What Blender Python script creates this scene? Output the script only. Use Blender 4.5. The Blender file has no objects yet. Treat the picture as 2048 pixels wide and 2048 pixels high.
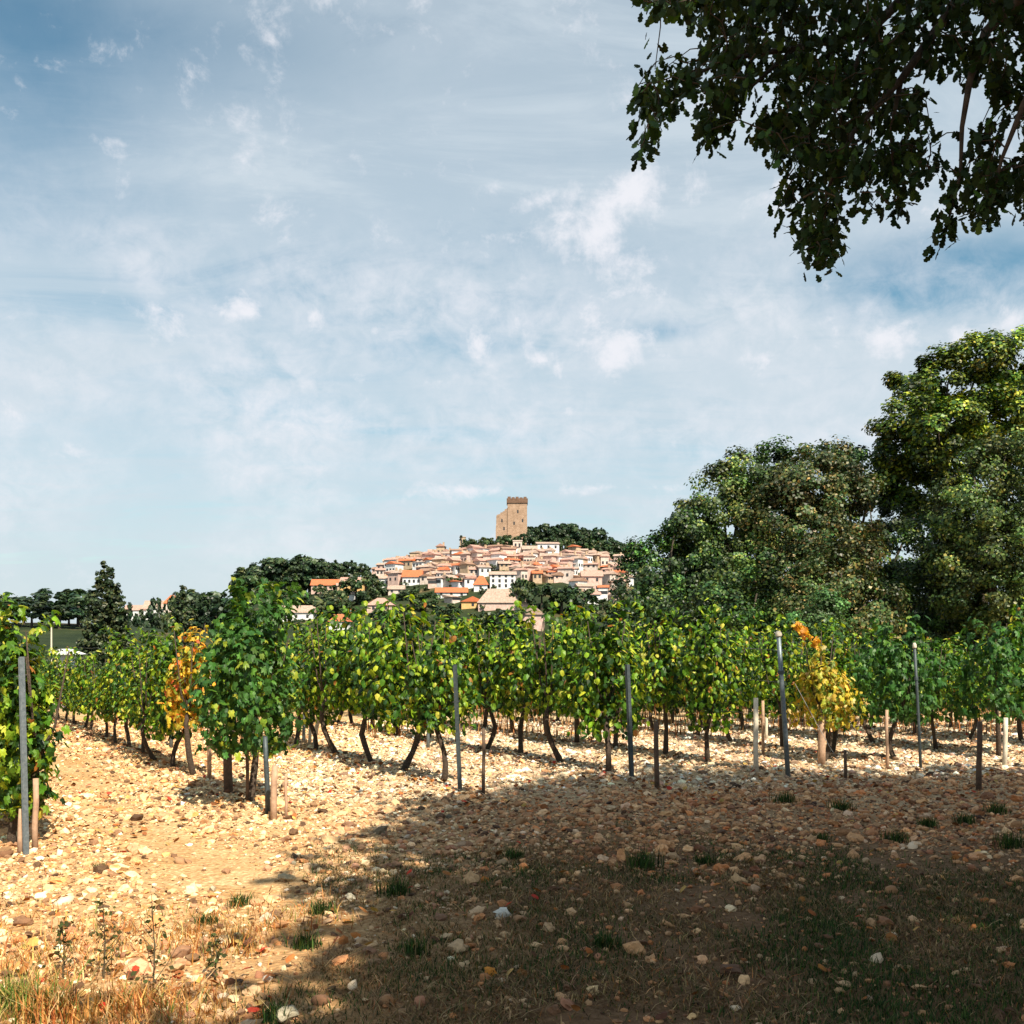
import bpy, math, random
import numpy as np
from mathutils import Vector, Matrix

scene = bpy.context.scene
col = scene.collection
R = math.radians
rs = np.random.RandomState(7)
rnd = random.Random(11)

# ------------------------------------------------------------------ camera
F = 1000.0            # focal length in pixels of a 1024 picture
EYE = 1.9
HOR = 640.0
cam_d = bpy.data.cameras.new('camera'); cam = bpy.data.objects.new('camera', cam_d); col.objects.link(cam)
cam_d.sensor_width = 36; cam_d.lens = 36 * F / 1024; cam_d.shift_y = (HOR - 512) / 1024
cam.location = (0, 0, EYE); cam.rotation_euler = (R(90), 0, 0)
cam_d.clip_start = 0.1; cam_d.clip_end = 9000
scene.camera = cam

# ------------------------------------------------------------------ world and sun
SUN_EL, SUN_AZ = 50.0, 153.0          # azimuth clockwise from +Y (the viewing direction)
w = bpy.data.worlds.new('World'); scene.world = w; w.use_nodes = True
nt = w.node_tree; nt.nodes.clear()
def N(tree, typ, **kw):
    n = tree.nodes.new(typ)
    for k, v in kw.items():
        if k.startswith('_'): setattr(n, k[1:], v)
        else: n.inputs[k].default_value = v
    return n
def math_n(tree, op, a, b=None, clamp=False):
    n = tree.nodes.new('ShaderNodeMath'); n.operation = op; n.use_clamp = clamp
    for i, v in enumerate((a, b)):
        if v is None: continue
        if isinstance(v, (int, float)): n.inputs[i].default_value = v
        else: tree.links.new(v, n.inputs[i])
    return n.outputs[0]
def ramp(tree, fac, stops, interp='LINEAR'):
    n = tree.nodes.new('ShaderNodeValToRGB'); n.color_ramp.interpolation = interp
    e = n.color_ramp.elements
    while len(e) > 1: e.remove(e[-1])
    for i, (p, c) in enumerate(stops):
        el = e[0] if i == 0 else e.new(p)
        el.position = p; el.color = (c if len(c) == 4 else (*c, 1)) if not isinstance(c, (int, float)) else (c, c, c, 1)
    tree.links.new(fac, n.inputs[0]); return n.outputs[0]
def mix(tree, fac, a, b, mode='MIX'):
    n = tree.nodes.new('ShaderNodeMix'); n.data_type = 'RGBA'; n.blend_type = mode
    for s, v in ((n.inputs[0], fac), (n.inputs[6], a), (n.inputs[7], b)):
        if isinstance(v, (int, float)): s.default_value = v
        elif isinstance(v, tuple): s.default_value = (*v, 1) if len(v) == 3 else v
        else: tree.links.new(v, s)
    return n.outputs[2]
L = nt.links
sky = N(nt, 'ShaderNodeTexSky', _sky_type='NISHITA', _sun_disc=False, _sun_elevation=R(SUN_EL), _sun_rotation=R(SUN_AZ),
        _air_density=1.0, _dust_density=1.0, _ozone_density=2.2)
tc = N(nt, 'ShaderNodeTexCoord'); sep = N(nt, 'ShaderNodeSeparateXYZ'); L.new(tc.outputs['Generated'], sep.inputs[0])
X, Y_, Z = sep.outputs
zz = math_n(nt, 'MAXIMUM', Z, 0.0)
den = math_n(nt, 'ADD', zz, 0.10)
px_ = math_n(nt, 'DIVIDE', X, den); py_ = math_n(nt, 'DIVIDE', Y_, den)
pl = N(nt, 'ShaderNodeCombineXYZ'); L.new(px_, pl.inputs[0]); L.new(py_, pl.inputs[1])
def wnoise(scale, detail, rough, loc=(0, 0, 0), sc=(1, 1, 1), src=None, dist=0.0, rot=0.0):
    m = N(nt, 'ShaderNodeMapping'); m.inputs[1].default_value = loc; m.inputs[3].default_value = sc; m.inputs[2].default_value = (0, 0, rot)
    L.new(src if src is not None else pl.outputs[0], m.inputs[0])
    n = N(nt, 'ShaderNodeTexNoise', Scale=scale, Detail=detail, Roughness=rough, Distortion=dist); L.new(m.outputs[0], n.inputs[0])
    return n.outputs[0]
az = math_n(nt, 'ARCTAN2', X, Y_); el = math_n(nt, 'ARCSINE', Z)
ae = N(nt, 'ShaderNodeCombineXYZ'); L.new(az, ae.inputs[0]); L.new(el, ae.inputs[1])
veil = wnoise(0.55, 6, 0.55, (3.1, 1.7, 0), (0.75, 1.5, 1), dist=0.6, rot=0.35)
veil2 = wnoise(2.1, 8, 0.66, (7.3, 2.2, 0), (0.8, 1.7, 1), dist=0.9, rot=0.2)
puff = wnoise(11.0, 10, 0.66, (1.3, 4.2, 0), (1, 1.0, 1), src=ae.outputs[0], dist=0.25)
puff_lo = wnoise(6.0, 4, 0.5, (5.3, 0.2, 0), (1, 1.7, 1), src=ae.outputs[0])
# the share of sky under thin cloud
v1 = ramp(nt, math_n(nt, 'ADD', math_n(nt, 'MULTIPLY', veil, 0.6), math_n(nt, 'MULTIPLY', veil2, 0.4)), [(0.36, 0.10), (0.5, 0.5), (0.62, 0.85)], 'EASE')
low = ramp(nt, el, [(0.0, 0.50), (0.10, 0.25), (0.22, 0.20), (0.35, 0.12), (0.6, 0.0)])
v1 = math_n(nt, 'ADD', math_n(nt, 'MULTIPLY', v1, 0.85), math_n(nt, 'ADD', low, 0.24), True)
# puffs standing at definite bearings: (azimuth, elevation, half width, half height, strength)
def bearing(px, py):       # photo point (1932 wide) -> azimuth, elevation
    x = (px * 1024 / 1932 - 512) / F; z = (HOR - py * 1024 / 1932) / F
    return math.atan2(x, 1), math.atan2(z, math.hypot(x, 1))
puffs = [(1195, 365, 75, 45, 1), (1312, 350, 35, 50, .9), (1010, 385, 75, 36, .7), (935, 350, 30, 24, .7), (1110, 440, 260, 90, .62), (1000, 640, 420, 60, .42), (700, 830, 600, 60, .30), (1500, 640, 200, 60, .45), (980, 520, 60, 35, .55),
         (470, 590, 55, 40, .8), (592, 600, 30, 55, .9), (705, 622, 24, 24, .7), (905, 650, 48, 52, 1), (1022, 678, 50, 42, .9), (1172, 672, 45, 52, .9),
         (1680, 640, 75, 38, 1.05), (1815, 640, 36, 36, .9), (1910, 600, 50, 44, .9), (1075, 775, 32, 24, .6), (310, 855, 50, 34, .6), (150, 850, 80, 24, .55),
         (20, 600, 50, 36, .6), (1440, 672, 60, 36, .6), (1270, 835, 60, 34, .55), (830, 720, 40, 24, .6), (840, 440, 34, 50, .45), (1450, 390, 110, 60, .45),
         (1560, 540, 40, 26, .6), (1880, 580, 30, 20, .5), (870, 925, 190, 16, .6), (1130, 922, 150, 14, .55), (1380, 560, 190, 60, .5), (620, 440, 170, 40, .25)]
acc = None
for (a, b, hw, hh, s) in puffs:
    ca, ce = bearing(a, b); k = 1024 / 1932 / F
    m = N(nt, 'ShaderNodeMapping'); L.new(ae.outputs[0], m.inputs[0])
    m.inputs[3].default_value = (1 / (hw * k * 1.25), 1 / (hh * k * 1.25), 1); m.inputs[1].default_value = (-ca / (hw * k * 1.25), -ce / (hh * k * 1.25), 0)
    ln = N(nt, 'ShaderNodeVectorMath', _operation='LENGTH'); L.new(m.outputs[0], ln.inputs[0])
    f = math_n(nt, 'MULTIPLY', math_n(nt, 'SUBTRACT', 1.0, ln.outputs[1], True), s)
    acc = f if acc is None else math_n(nt, 'MAXIMUM', acc, f)
puff_f = wnoise(30.0, 8, 0.65, (4.3, 1.2, 0), (1, 1.25, 1), src=ae.outputs[0], dist=0.4)
cum = math_n(nt, 'ADD', math_n(nt, 'MULTIPLY', acc, 0.78), math_n(nt, 'MULTIPLY', math_n(nt, 'SUBTRACT', puff, 0.5), 2.6))
cum = math_n(nt, 'ADD', cum, math_n(nt, 'MULTIPLY', math_n(nt, 'SUBTRACT', puff_f, 0.5), 1.1))
cum = ramp(nt, cum, [(0.10, 0.0), (0.85, 1.0)], 'EASE')
fine = math_n(nt, 'MULTIPLY', ramp(nt, puff_lo, [(0.34, 0.0), (0.62, 1.0)]), ramp(nt, math_n(nt, 'ADD', math_n(nt, 'MULTIPLY', puff, .5), math_n(nt, 'MULTIPLY', puff_f, .5)), [(0.40, 0.0), (0.62, 0.85)]))
bandmask = ramp(nt, el, [(0.04, 0.3), (0.14, 1.0), (0.32, 0.9), (0.42, 0.1)])
fine = math_n(nt, 'MULTIPLY', fine, bandmask)
cum = math_n(nt, 'MAXIMUM', cum, fine)
# two blue openings in the veil
for (a, b, hw, hh, s) in [(1790, 520, 300, 95, 1.3), (20, 300, 330, 150, .5), (60, 60, 380, 170, .75), (1260, 625, 90, 24, .6), (500, 90, 260, 120, .3)]:
    ca, ce = bearing(a, b); k = 1024 / 1932 / F
    m = N(nt, 'ShaderNodeMapping'); L.new(ae.outputs[0], m.inputs[0])
    m.inputs[3].default_value = (1 / (hw * k), 1 / (hh * k), 1); m.inputs[1].default_value = (-ca / (hw * k), -ce / (hh * k), 0)
    ln = N(nt, 'ShaderNodeVectorMath', _operation='LENGTH'); L.new(m.outputs[0], ln.inputs[0])
    f = math_n(nt, 'MULTIPLY', math_n(nt, 'SUBTRACT', 1.0, ln.outputs[1], True), s)
    f = math_n(nt, 'MULTIPLY', f, math_n(nt, 'ADD', math_n(nt, 'MULTIPLY', veil2, 1.5), 0.3))
    v1 = math_n(nt, 'SUBTRACT', v1, f, True)
SKYK = 0.10
base = mix(nt, 1.0, sky.outputs[0], (0.68, 0.86, 0.74), 'MULTIPLY')
c1 = mix(nt, math_n(nt, 'MULTIPLY', v1, 0.88), base, (3.6, 4.1, 4.5))
c2 = mix(nt, math_n(nt, 'MULTIPLY', cum, 0.95), c1, (4.9, 4.95, 5.25))
bg = N(nt, 'ShaderNodeBackground', Strength=SKYK); L.new(c2, bg.inputs[0])
wo = N(nt, 'ShaderNodeOutputWorld'); L.new(bg.outputs[0], wo.inputs[0])

sun_d = bpy.data.lights.new('sun', 'SUN'); sun = bpy.data.objects.new('sun', sun_d); col.objects.link(sun)
sun_d.energy = 5.0; sun_d.angle = R(0.5); sun_d.color = (1.0, 0.90, 0.72)
S = Vector((math.sin(R(SUN_AZ)) * math.cos(R(SUN_EL)), math.cos(R(SUN_AZ)) * math.cos(R(SUN_EL)), math.sin(R(SUN_EL))))
sun.rotation_euler = S.to_track_quat('Z', 'Y').to_euler(); sun.location = S * 60

vs = scene.view_settings
scene.display_settings.display_device = 'sRGB'
vs.view_transform = 'Standard'; vs.look = 'None'; vs.gamma = 1; vs.use_curve_mapping = False; vs.exposure = 0.85

# ------------------------------------------------------------------ helpers
def tag(o, label=None, cat=None, group=None, kind=None):
    if label: o['label'] = label
    if cat: o['category'] = cat
    if group: o['group'] = group
    if kind: o['kind'] = kind
    return o
def link(name, me, parent=None, loc=None):
    o = bpy.data.objects.new(name, me); col.objects.link(o)
    if parent: o.parent = parent
    if loc is not None: o.location = loc
    return o
def empty(name, loc, rz=0.0):
    o = bpy.data.objects.new(name, None); col.objects.link(o); o.location = loc; o.rotation_euler = (0, 0, rz); o.empty_display_size = .2
    return o
def mesh_np(name, V, Fc, mat=None, colors=None, smooth=False):
    V = np.asarray(V, dtype=np.float32).reshape(-1, 3); Fc = np.asarray(Fc, dtype=np.int32)
    me = bpy.data.meshes.new(name); k = Fc.shape[1]
    me.vertices.add(len(V)); me.vertices.foreach_set('co', V.ravel())
    me.loops.add(Fc.size); me.loops.foreach_set('vertex_index', Fc.ravel())
    me.polygons.add(len(Fc)); me.polygons.foreach_set('loop_start', np.arange(0, Fc.size, k, dtype=np.int32))
    me.polygons.foreach_set('use_smooth', np.full(len(Fc), smooth))
    me.update(calc_edges=True)
    if colors is not None:
        a = me.color_attributes.new('col', 'FLOAT_COLOR', 'POINT')
        c = np.ones((len(V), 4), np.float32); c[:, :3] = colors; a.data.foreach_set('color', c.ravel())
    if mat: me.materials.append(mat)
    return me
class MB:                                                        # small mesh collector
    def __init__(s): s.v = []; s.f = []
    def add(s, vs_, fs):
        o = len(s.v); s.v += [tuple(v) for v in vs_]; s.f += [tuple(i + o for i in f) for f in fs]; return s
    def box(s, x0, x1, y0, y1, z0, z1, M=None):
        p = [(x, y, z) for z in (z0, z1) for x, y in ((x0, y0), (x1, y0), (x1, y1), (x0, y1))]
        if M: p = [tuple(M @ Vector(q)) for q in p]
        return s.add(p, [(0, 3, 2, 1), (4, 5, 6, 7), (0, 1, 5, 4), (1, 2, 6, 5), (2, 3, 7, 6), (3, 0, 4, 7)])
    def tube(s, pts, rad, n=6, cap=True):
        pts = [Vector(p) for p in pts]; rings = []
        rad = rad if hasattr(rad, '__len__') else [rad] * len(pts)
        for i, p in enumerate(pts):
            d = (pts[min(i + 1, len(pts) - 1)] - pts[max(i - 1, 0)]).normalized()
            a = d.cross(Vector((0.31, 0.95, 0.05))); 
            if a.length < .1: a = d.cross(Vector((1, 0, 0)))
            a.normalize(); b = d.cross(a)
            rings.append([p + (a * math.cos(t) + b * math.sin(t)) * rad[i] for t in [2 * math.pi * j / n for j in range(n)]])
        vsx = [v for r in rings for v in r]; fs = []
        for i in range(len(pts) - 1):
            for j in range(n):
                fs.append((i * n + j, i * n + (j + 1) % n, (i + 1) * n + (j + 1) % n, (i + 1) * n + j))
        if cap: fs += [tuple(range(n))[::-1], tuple((len(pts) - 1) * n + j for j in range(n))]
        return s.add(vsx, fs)
    def mesh(s, name, mat, smooth=False):
        me = bpy.data.meshes.new(name); me.from_pydata(s.v, [], s.f); me.materials.append(mat)
        if smooth: me.polygons.foreach_set('use_smooth', [True] * len(s.f))
        me.update(); return me
    def build(s, name, mat, parent=None, smooth=False, loc=None): return link(name, s.mesh(name, mat, smooth), parent, loc)

# smooth value noise in numpy
def vnoise(x, y, seed=0, sc=1.0):
    x = np.asarray(x, float) * sc + 1000.5; y = np.asarray(y, float) * sc + 1000.5
    T = np.random.RandomState(seed).rand(256, 256)
    xi = np.floor(x).astype(int); yi = np.floor(y).astype(int); fx = x - xi; fy = y - yi
    fx = fx * fx * (3 - 2 * fx); fy = fy * fy * (3 - 2 * fy)
    a = T[xi % 256, yi % 256]; b = T[(xi + 1) % 256, yi % 256]; c = T[xi % 256, (yi + 1) % 256]; d = T[(xi + 1) % 256, (yi + 1) % 256]
    return (a * (1 - fx) + b * fx) * (1 - fy) + (c * (1 - fx) + d * fx) * fy - 0.5
def fbm(x, y, seed, sc, oct=4):
    r = 0; a = 1.0
    for i in range(oct): r = r + a * vnoise(x, y, seed + i, sc); sc *= 2.03; a *= .5
    return r
def sstep(t): t = np.clip(t, 0, 1); return t * t * (3 - 2 * t)

# ------------------------------------------------------------------ terrain
UX, UY = -0.536, 0.844               # direction the vine rows run
NX, NY = 0.844, 0.536                # across the rows
ROW0, ROWS = 1.14, 2.42
hx = (np.array([-900, -200, 0, 100, 210, 235, 262, 330, 366, 413, 456, 500, 560, 620, 700, 900, 1300, 2500]) - 512) * .62
hz = np.array([4, 8, 10, 12, 17, 22, 27, 33, 41, 50, 54.5, 60, 58, 47, 38, 20, 8, 4], float)
def terrain(x, y, micro=True):
    x = np.asarray(x, float); y = np.asarray(y, float)
    z = -3.2 * sstep((y - 21) / 55.0) 
    H = np.interp(x / np.maximum(y, 1) * 620, hx, hz)
    up = sstep((y - 320) / 300.0) * (1 - 0.9 * sstep((y - 625) / 500.0))
    z = z + (H + 3.2 * (y > 300)) * up
    z = z + 9.5 * np.exp(-((x + 125) / 75) ** 2 - ((y - 265) / 80) ** 2)
    z = z + 0.8 * fbm(x, y, 40, 1 / 60., 3) * sstep((y - 60) / 60)
    if micro:
        near = sstep((30 - y) / 8) * sstep((18 - np.abs(x)) / 3)
        s = x * NX + y * NY
        k = (s - ROW0) / ROWS
        ph = k - np.round(k)
        on = sstep((y - (11.5 + .28 * x)) / 2.0)
        z = z + near * on * (0.07 * np.exp(-(ph * ROWS / .38) ** 2) - 0.02)
        z = z + near * (0.07 * fbm(x, y, 5, .5, 3) + 0.035 * fbm(x, y, 12, 2.6, 4))
    return z
def tz(x, y): return float(terrain(np.array([x]), np.array([y]))[0])
def ground_at(px, py):               # photo point (1932 wide) on the near ground -> x, y, z
    u = (px * 1024 / 1932 - 512) / F; v = (HOR - py * 1024 / 1932) / F
    ys = np.concatenate([np.arange(4, 60, .05), np.arange(60, 900, 1.0)])
    t = terrain(u * ys, ys) - (EYE + v * ys)
    i = np.argmax(t > 0) if (t > 0).any() else len(ys) - 1
    return u * ys[i], ys[i], float(terrain(u * ys[i:i + 1], ys[i:i + 1])[0])
def far_at(px, py, y0=330):
    u = (px * 1024 / 1932 - 512) / F; v = (HOR - py * 1024 / 1932) / F
    ys = np.arange(y0, 624, 1.5); t = terrain(u * ys, ys) - (EYE + v * ys)
    i = np.argmax(t > 0) if (t > 0).any() else len(ys) - 1
    return u * ys[i], ys[i], float(terrain(u * ys[i:i + 1], ys[i:i + 1])[0])
def at(px, py, Y): return Vector(((px * 1024 / 1932 - 512) / F * Y, Y, EYE + (HOR - py * 1024 / 1932) / F * Y))

# ------------------------------------------------------------------ materials
def new_mat(name):
    m = bpy.data.materials.new(name); m.use_nodes = True; t = m.node_tree; t.nodes.clear()
    out = t.nodes.new('ShaderNodeOutputMaterial'); b = t.nodes.new('ShaderNodeBsdfPrincipled'); t.links.new(b.outputs[0], out.inputs[0])
    return m, t, b, out
def noise_n(t, scale, detail=5, rough=.6, coord='Object', dist=0):
    c = t.nodes.new('ShaderNodeTexCoord') if coord != 'pos' else t.nodes.new('ShaderNodeNewGeometry')
    n = N(t, 'ShaderNodeTexNoise', Scale=scale, Detail=detail, Roughness=rough, Distortion=dist)
    t.links.new(c.outputs[coord] if coord != 'pos' else c.outputs['Position'], n.inputs[0]); return n.outputs[0]
def bump(t, b, h, strength=.5, dist=.02):
    n = N(t, 'ShaderNodeBump', Strength=strength, Distance=dist); t.links.new(h, n.inputs['Height']); t.links.new(n.outputs[0], b.inputs['Normal'])
def plain(name, c1, c2, scale=8, rough=.85, bs=.4, bd=.01, metallic=0, stretch=None):
    m, t, b, o = new_mat(name)
    n = noise_n(t, scale, 7, .65)
    t.links.new(ramp(t, n, [(.3, c1), (.7, c2)]), b.inputs['Base Color'])
    b.inputs['Roughness'].default_value = rough; b.inputs['Metallic'].default_value = metallic
    bump(t, b, n, bs, bd); return m
def leaf_mat(name, trans=.35, gain=(1, 1, 1), tgain=(1.5, 1.5, .6), rough=.45, spec=.35):
    m, t, b, o = new_mat(name)
    a = N(t, 'ShaderNodeAttribute', _attribute_name='col')
    n = noise_n(t, 30, 3, .6)
    c = mix(t, 1.0, a.outputs[0], ramp(t, n, [(.3, (.78, .78, .78)), (.7, (1.2, 1.2, 1.2))]), 'MULTIPLY')
    c = mix(t, 1.0, c, gain, 'MULTIPLY')
    t.links.new(c, b.inputs['Base Color']); b.inputs['Roughness'].default_value = rough; b.inputs['Specular IOR Level'].default_value = spec
    tr = t.nodes.new('ShaderNodeBsdfTranslucent'); t.links.new(mix(t, 1.0, c, tgain, 'MULTIPLY'), tr.inputs[0])
    ms = t.nodes.new('ShaderNodeMixShader'); ms.inputs[0].default_value = trans
    t.links.new(b.outputs[0], ms.inputs[1]); t.links.new(tr.outputs[0], ms.inputs[2]); t.links.new(ms.outputs[0], o.inputs[0])
    return m
def attr_mat(name, rough=.9, scale=40, bs=.5, bd=.004, lo=.7, hi=1.25):
    m, t, b, o = new_mat(name)
    a = N(t, 'ShaderNodeAttribute', _attribute_name='col'); n = noise_n(t, scale, 5, .65)
    t.links.new(mix(t, 1.0, a.outputs[0], ramp(t, n, [(.3, (lo,) * 3), (.7, (hi,) * 3)]), 'MULTIPLY'), b.inputs['Base Color'])
    b.inputs['Roughness'].default_value = rough; bump(t, b, n, bs, bd); return m
M_vine = leaf_mat('vine_leaf', .30, tgain=(1.6, 1.5, .5), rough=.45, spec=.28)
M_oak = leaf_mat('oak_leaf', .12, tgain=(1.2, 1.3, .4), rough=.6, spec=.15)
M_tree = leaf_mat('tree_leaf', .15, tgain=(1.3, 1.3, .5))
M_grass = leaf_mat('grass_blade', .25, tgain=(1.2, 1.2, .6), rough=.7, spec=.1)
M_litter = leaf_mat('dead_leaf', .1, rough=.8, spec=.1)
M_stone = attr_mat('stone')
M_bark = plain('vine_bark', (.022, .014, .010), (.10, .070, .048), 45, .95, .9, .02)
M_oakbark = plain('oak_bark', (.020, .016, .012), (.085, .065, .045), 14, .95, .9, .03)
M_metal = plain('galvanised_steel', (.10, .13, .15), (.22, .26, .29), 30, .5, .2, .003, .6)
M_darkmetal = plain('weathered_dark_steel', (.035, .05, .055), (.09, .11, .12), 30, .6, .2, .003, .4)
M_woodpink = plain('pale_wood', (.30, .18, .115), (.50, .33, .22), 18, .85, .5, .006)
M_woodwhite = plain('bleached_wood', (.50, .43, .33), (.74, .66, .53), 18, .85, .5, .006)
M_wooddark = plain('dark_wood', (.05, .033, .022), (.16, .10, .065), 18, .9, .7, .008)
M_wire = plain('wire_steel', (.10, .10, .10), (.2, .2, .2), 5, .5, .1, .001, .7)

# ground
def ground_mat():
    m, t, b, o = new_mat('stony_soil')
    g = t.nodes.new('ShaderNodeNewGeometry'); s = t.nodes.new('ShaderNodeSeparateXYZ'); t.links.new(g.outputs['Position'], s.inputs[0])
    n1 = noise_n(t, 1.1, 6, .6, 'pos'); n2 = noise_n(t, 16, 8, .7, 'pos'); n3 = noise_n(t, .012, 6, .6, 'pos')
    vo = N(t, 'ShaderNodeTexVoronoi', Scale=26.0); t.links.new(g.outputs['Position'], vo.inputs[0])
    soil = ramp(t, n2, [(.26, (.22, .115, .05)), (.44, (.54, .35, .18)), (.66, (.74, .56, .34))])
    peb = ramp(t, vo.outputs[0], [(.05, (1.25, 1.2, 1.12)), (.55, (.55, .50, .42))])
    soil = mix(t, .6, soil, peb, 'MULTIPLY')
    patch = ramp(t, n1, [(.35, (.90, .76, .60)), (.60, (1.15, 1.13, 1.1))])
    soil = mix(t, .8, soil, patch, 'MULTIPLY')
    # orange grassy soil along the near edge, tree shade put in as darker brown soil
    n4 = noise_n(t, .9, 5, .6, 'pos')
    ne = math_n(t, 'ADD', s.outputs[1], math_n(t, 'MULTIPLY', n4, 3.0))
    soil = mix(t, ramp(t, math_n(t, 'DIVIDE', ne, 14.0), [(.46, .60), (.66, 0.0)]), soil, (.40, .21, .085))
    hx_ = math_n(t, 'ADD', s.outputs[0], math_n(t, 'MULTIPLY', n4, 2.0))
    shade_m = math_n(t, 'MULTIPLY', ramp(t, math_n(t, 'DIVIDE', math_n(t, 'ADD', hx_, 6.0), 12.0), [(.46, 0.0), (.60, 1.0)]),
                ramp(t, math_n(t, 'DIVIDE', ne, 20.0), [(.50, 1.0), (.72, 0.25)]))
    shade_m = math_n(t, 'MULTIPLY', shade_m, ramp(t, math_n(t, 'DIVIDE', s.outputs[1], 40.0), [(.36, 1.0), (.48, 0.0)]))
    soil = mix(t, math_n(t, 'MULTIPLY', shade_m, .85), soil, ramp(t, n2, [(.3, (.050, .028, .015)), (.7, (.18, .10, .055))]))
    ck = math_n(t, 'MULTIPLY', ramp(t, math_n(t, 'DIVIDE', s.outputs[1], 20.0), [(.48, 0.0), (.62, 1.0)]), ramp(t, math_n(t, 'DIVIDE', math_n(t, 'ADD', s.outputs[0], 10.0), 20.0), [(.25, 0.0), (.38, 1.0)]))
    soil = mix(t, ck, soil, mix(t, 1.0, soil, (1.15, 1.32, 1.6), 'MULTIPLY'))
    land = ramp(t, noise_n(t, .05, 7, .65, 'pos'), [(.38, (.014, .024, .010)), (.54, (.028, .040, .015)), (.62, (.08, .065, .03)), (.72, (.22, .15, .08))])
    fardist = ramp(t, math_n(t, 'DIVIDE', s.outputs[1], 200.0), [(.14, 0.0), (.24, 1.0)])
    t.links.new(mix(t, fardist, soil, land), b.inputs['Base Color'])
    b.inputs['Roughness'].default_value = .95; b.inputs['Specular IOR Level'].default_value = .15
    h = math_n(t, 'ADD', n2, math_n(t, 'MULTIPLY', vo.outputs[0], -.6)); bump(t, b, h, .8, .03)
    return m
xs = np.concatenate([-np.geomspace(3500, 14.2, 70), np.arange(-14, 14.01, .075), np.geomspace(14.2, 3500, 70)])
ys = np.concatenate([[-60, -30, -15, -6, 0, 2.5], np.arange(4, 27, .075), np.geomspace(27.2, 330, 90), np.linspace(334, 700, 90), np.geomspace(712, 7000, 25)])
GX, GY = np.meshgrid(xs, ys); GZ = terrain(GX.ravel(), GY.ravel())
nx, ny = len(xs), len(ys); idx = np.arange(nx * ny).reshape(ny, nx)
Q = np.stack([idx[:-1, :-1], idx[:-1, 1:], idx[1:, 1:], idx[1:, :-1]], -1).reshape(-1, 4)
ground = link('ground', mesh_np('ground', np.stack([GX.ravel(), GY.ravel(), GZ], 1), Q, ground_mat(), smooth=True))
tag(ground, 'pale stony vineyard soil running back to the village hill', kind='structure')

# ------------------------------------------------------------------ scatter machinery
def rot_from_normals(n, spin, down=0.0):
    n = n / np.linalg.norm(n, axis=1, keepdims=True)
    ref = np.stack([np.cos(spin), np.sin(spin), np.zeros_like(spin)], 1)
    ref = ref * (1 - down) + np.array([0, 0, -1.0]) * down * 1.5
    yv = ref - (ref * n).sum(1, keepdims=True) * n; yv /= np.linalg.norm(yv, axis=1, keepdims=True) + 1e-9
    xv = np.cross(yv, n); return np.stack([xv, yv, n], 2)
def scatter(TV, TF, P, RM, SC, C):
    TV = np.asarray(TV, float); TF = np.asarray(TF); n = len(TV)
    SC = np.asarray(SC, float); SC = SC[:, None] * np.ones((1, 3)) if SC.ndim == 1 else SC
    V = np.einsum('nij,nkj->nki', RM, TV[None] * SC[:, None, :]) + P[:, None, :]
    Fc = TF[None] + (np.arange(len(P)) * n)[:, None, None]
    return V.reshape(-1, 3), Fc.reshape(-1, TF.shape[1]), np.repeat(C, n, 0)
def fan(out, cz=0.0, c=(0, .5)):
    V = [(c[0], c[1], cz)] + [(x, y, z) for x, y, z in out]; k = len(out)
    return np.array(V), np.array([(0, 1 + i, 1 + (i + 1) % k) for i in range(k)])
# a lobed grape leaf, stalk end at the origin, about one unit long
GRAPE = fan([(0, .05, 0), (-.30, -.06, -.05), (-.52, .22, -.10), (-.36, .42, -.02), (-.44, .78, -.10), (-.16, .72, 0), (0, 1.02, -.12), (.16, .72, 0), (.44, .78, -.10), (.36, .42, -.02), (.52, .22, -.10), (.30, -.06, -.05)], .06, (0, .38))
GRAPE_LO = fan([(0, .0, 0), (-.46, .20, -.08), (-.38, .74, -.06), (0, 1.0, -.1), (.38, .74, -.06), (.46, .2, -.08)], .06, (0, .4))
OAKLEAF = fan([(0, 0, 0), (-.10, .16, 0), (-.22, .30, -.02), (-.15, .42, .01), (-.31, .60, -.03), (-.20, .72, 0), (-.24, .88, -.03), (0, 1.02, -.05), (.24, .88, -.03), (.20, .72, 0), (.31, .60, -.03), (.15, .42, .01), (.22, .30, -.02), (.10, .16, 0)], .03, (0, .55))
QUADLEAF = (np.array([(0, 0, 0), (.34, .5, -.05), (0, 1, 0), (-.34, .5, -.05)], float), np.array([(0, 1, 2, 3)]))
BROAD = (np.array([(-.3, 0, 0), (.32, .05, 0), (.42, .7, -.1), (-.35, .9, -.1)], float), np.array([(0, 1, 2, 3)]))
def ico(sub):
    import bmesh
    bm = bmesh.new(); bmesh.ops.create_icosphere(bm, subdivisions=sub, radius=1.0)
    V = np.array([v.co[:] for v in bm.verts]); Fc = np.array([[v.index for v in f.verts] for f in bm.faces]); bm.free(); return V, Fc
def pal(pal_, n, rs_, jit=.18, hj=.06):
    p = np.array([c for c, _ in pal_]); wts = np.array([w_ for _, w_ in pal_], float); wts /= wts.sum()
    c = p[rs_.choice(len(p), n, p=wts)]; return np.clip(c * (1 + jit * rs_.randn(n, 1)) * (1 + hj * rs_.randn(n, 3)), .004, .95)

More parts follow.
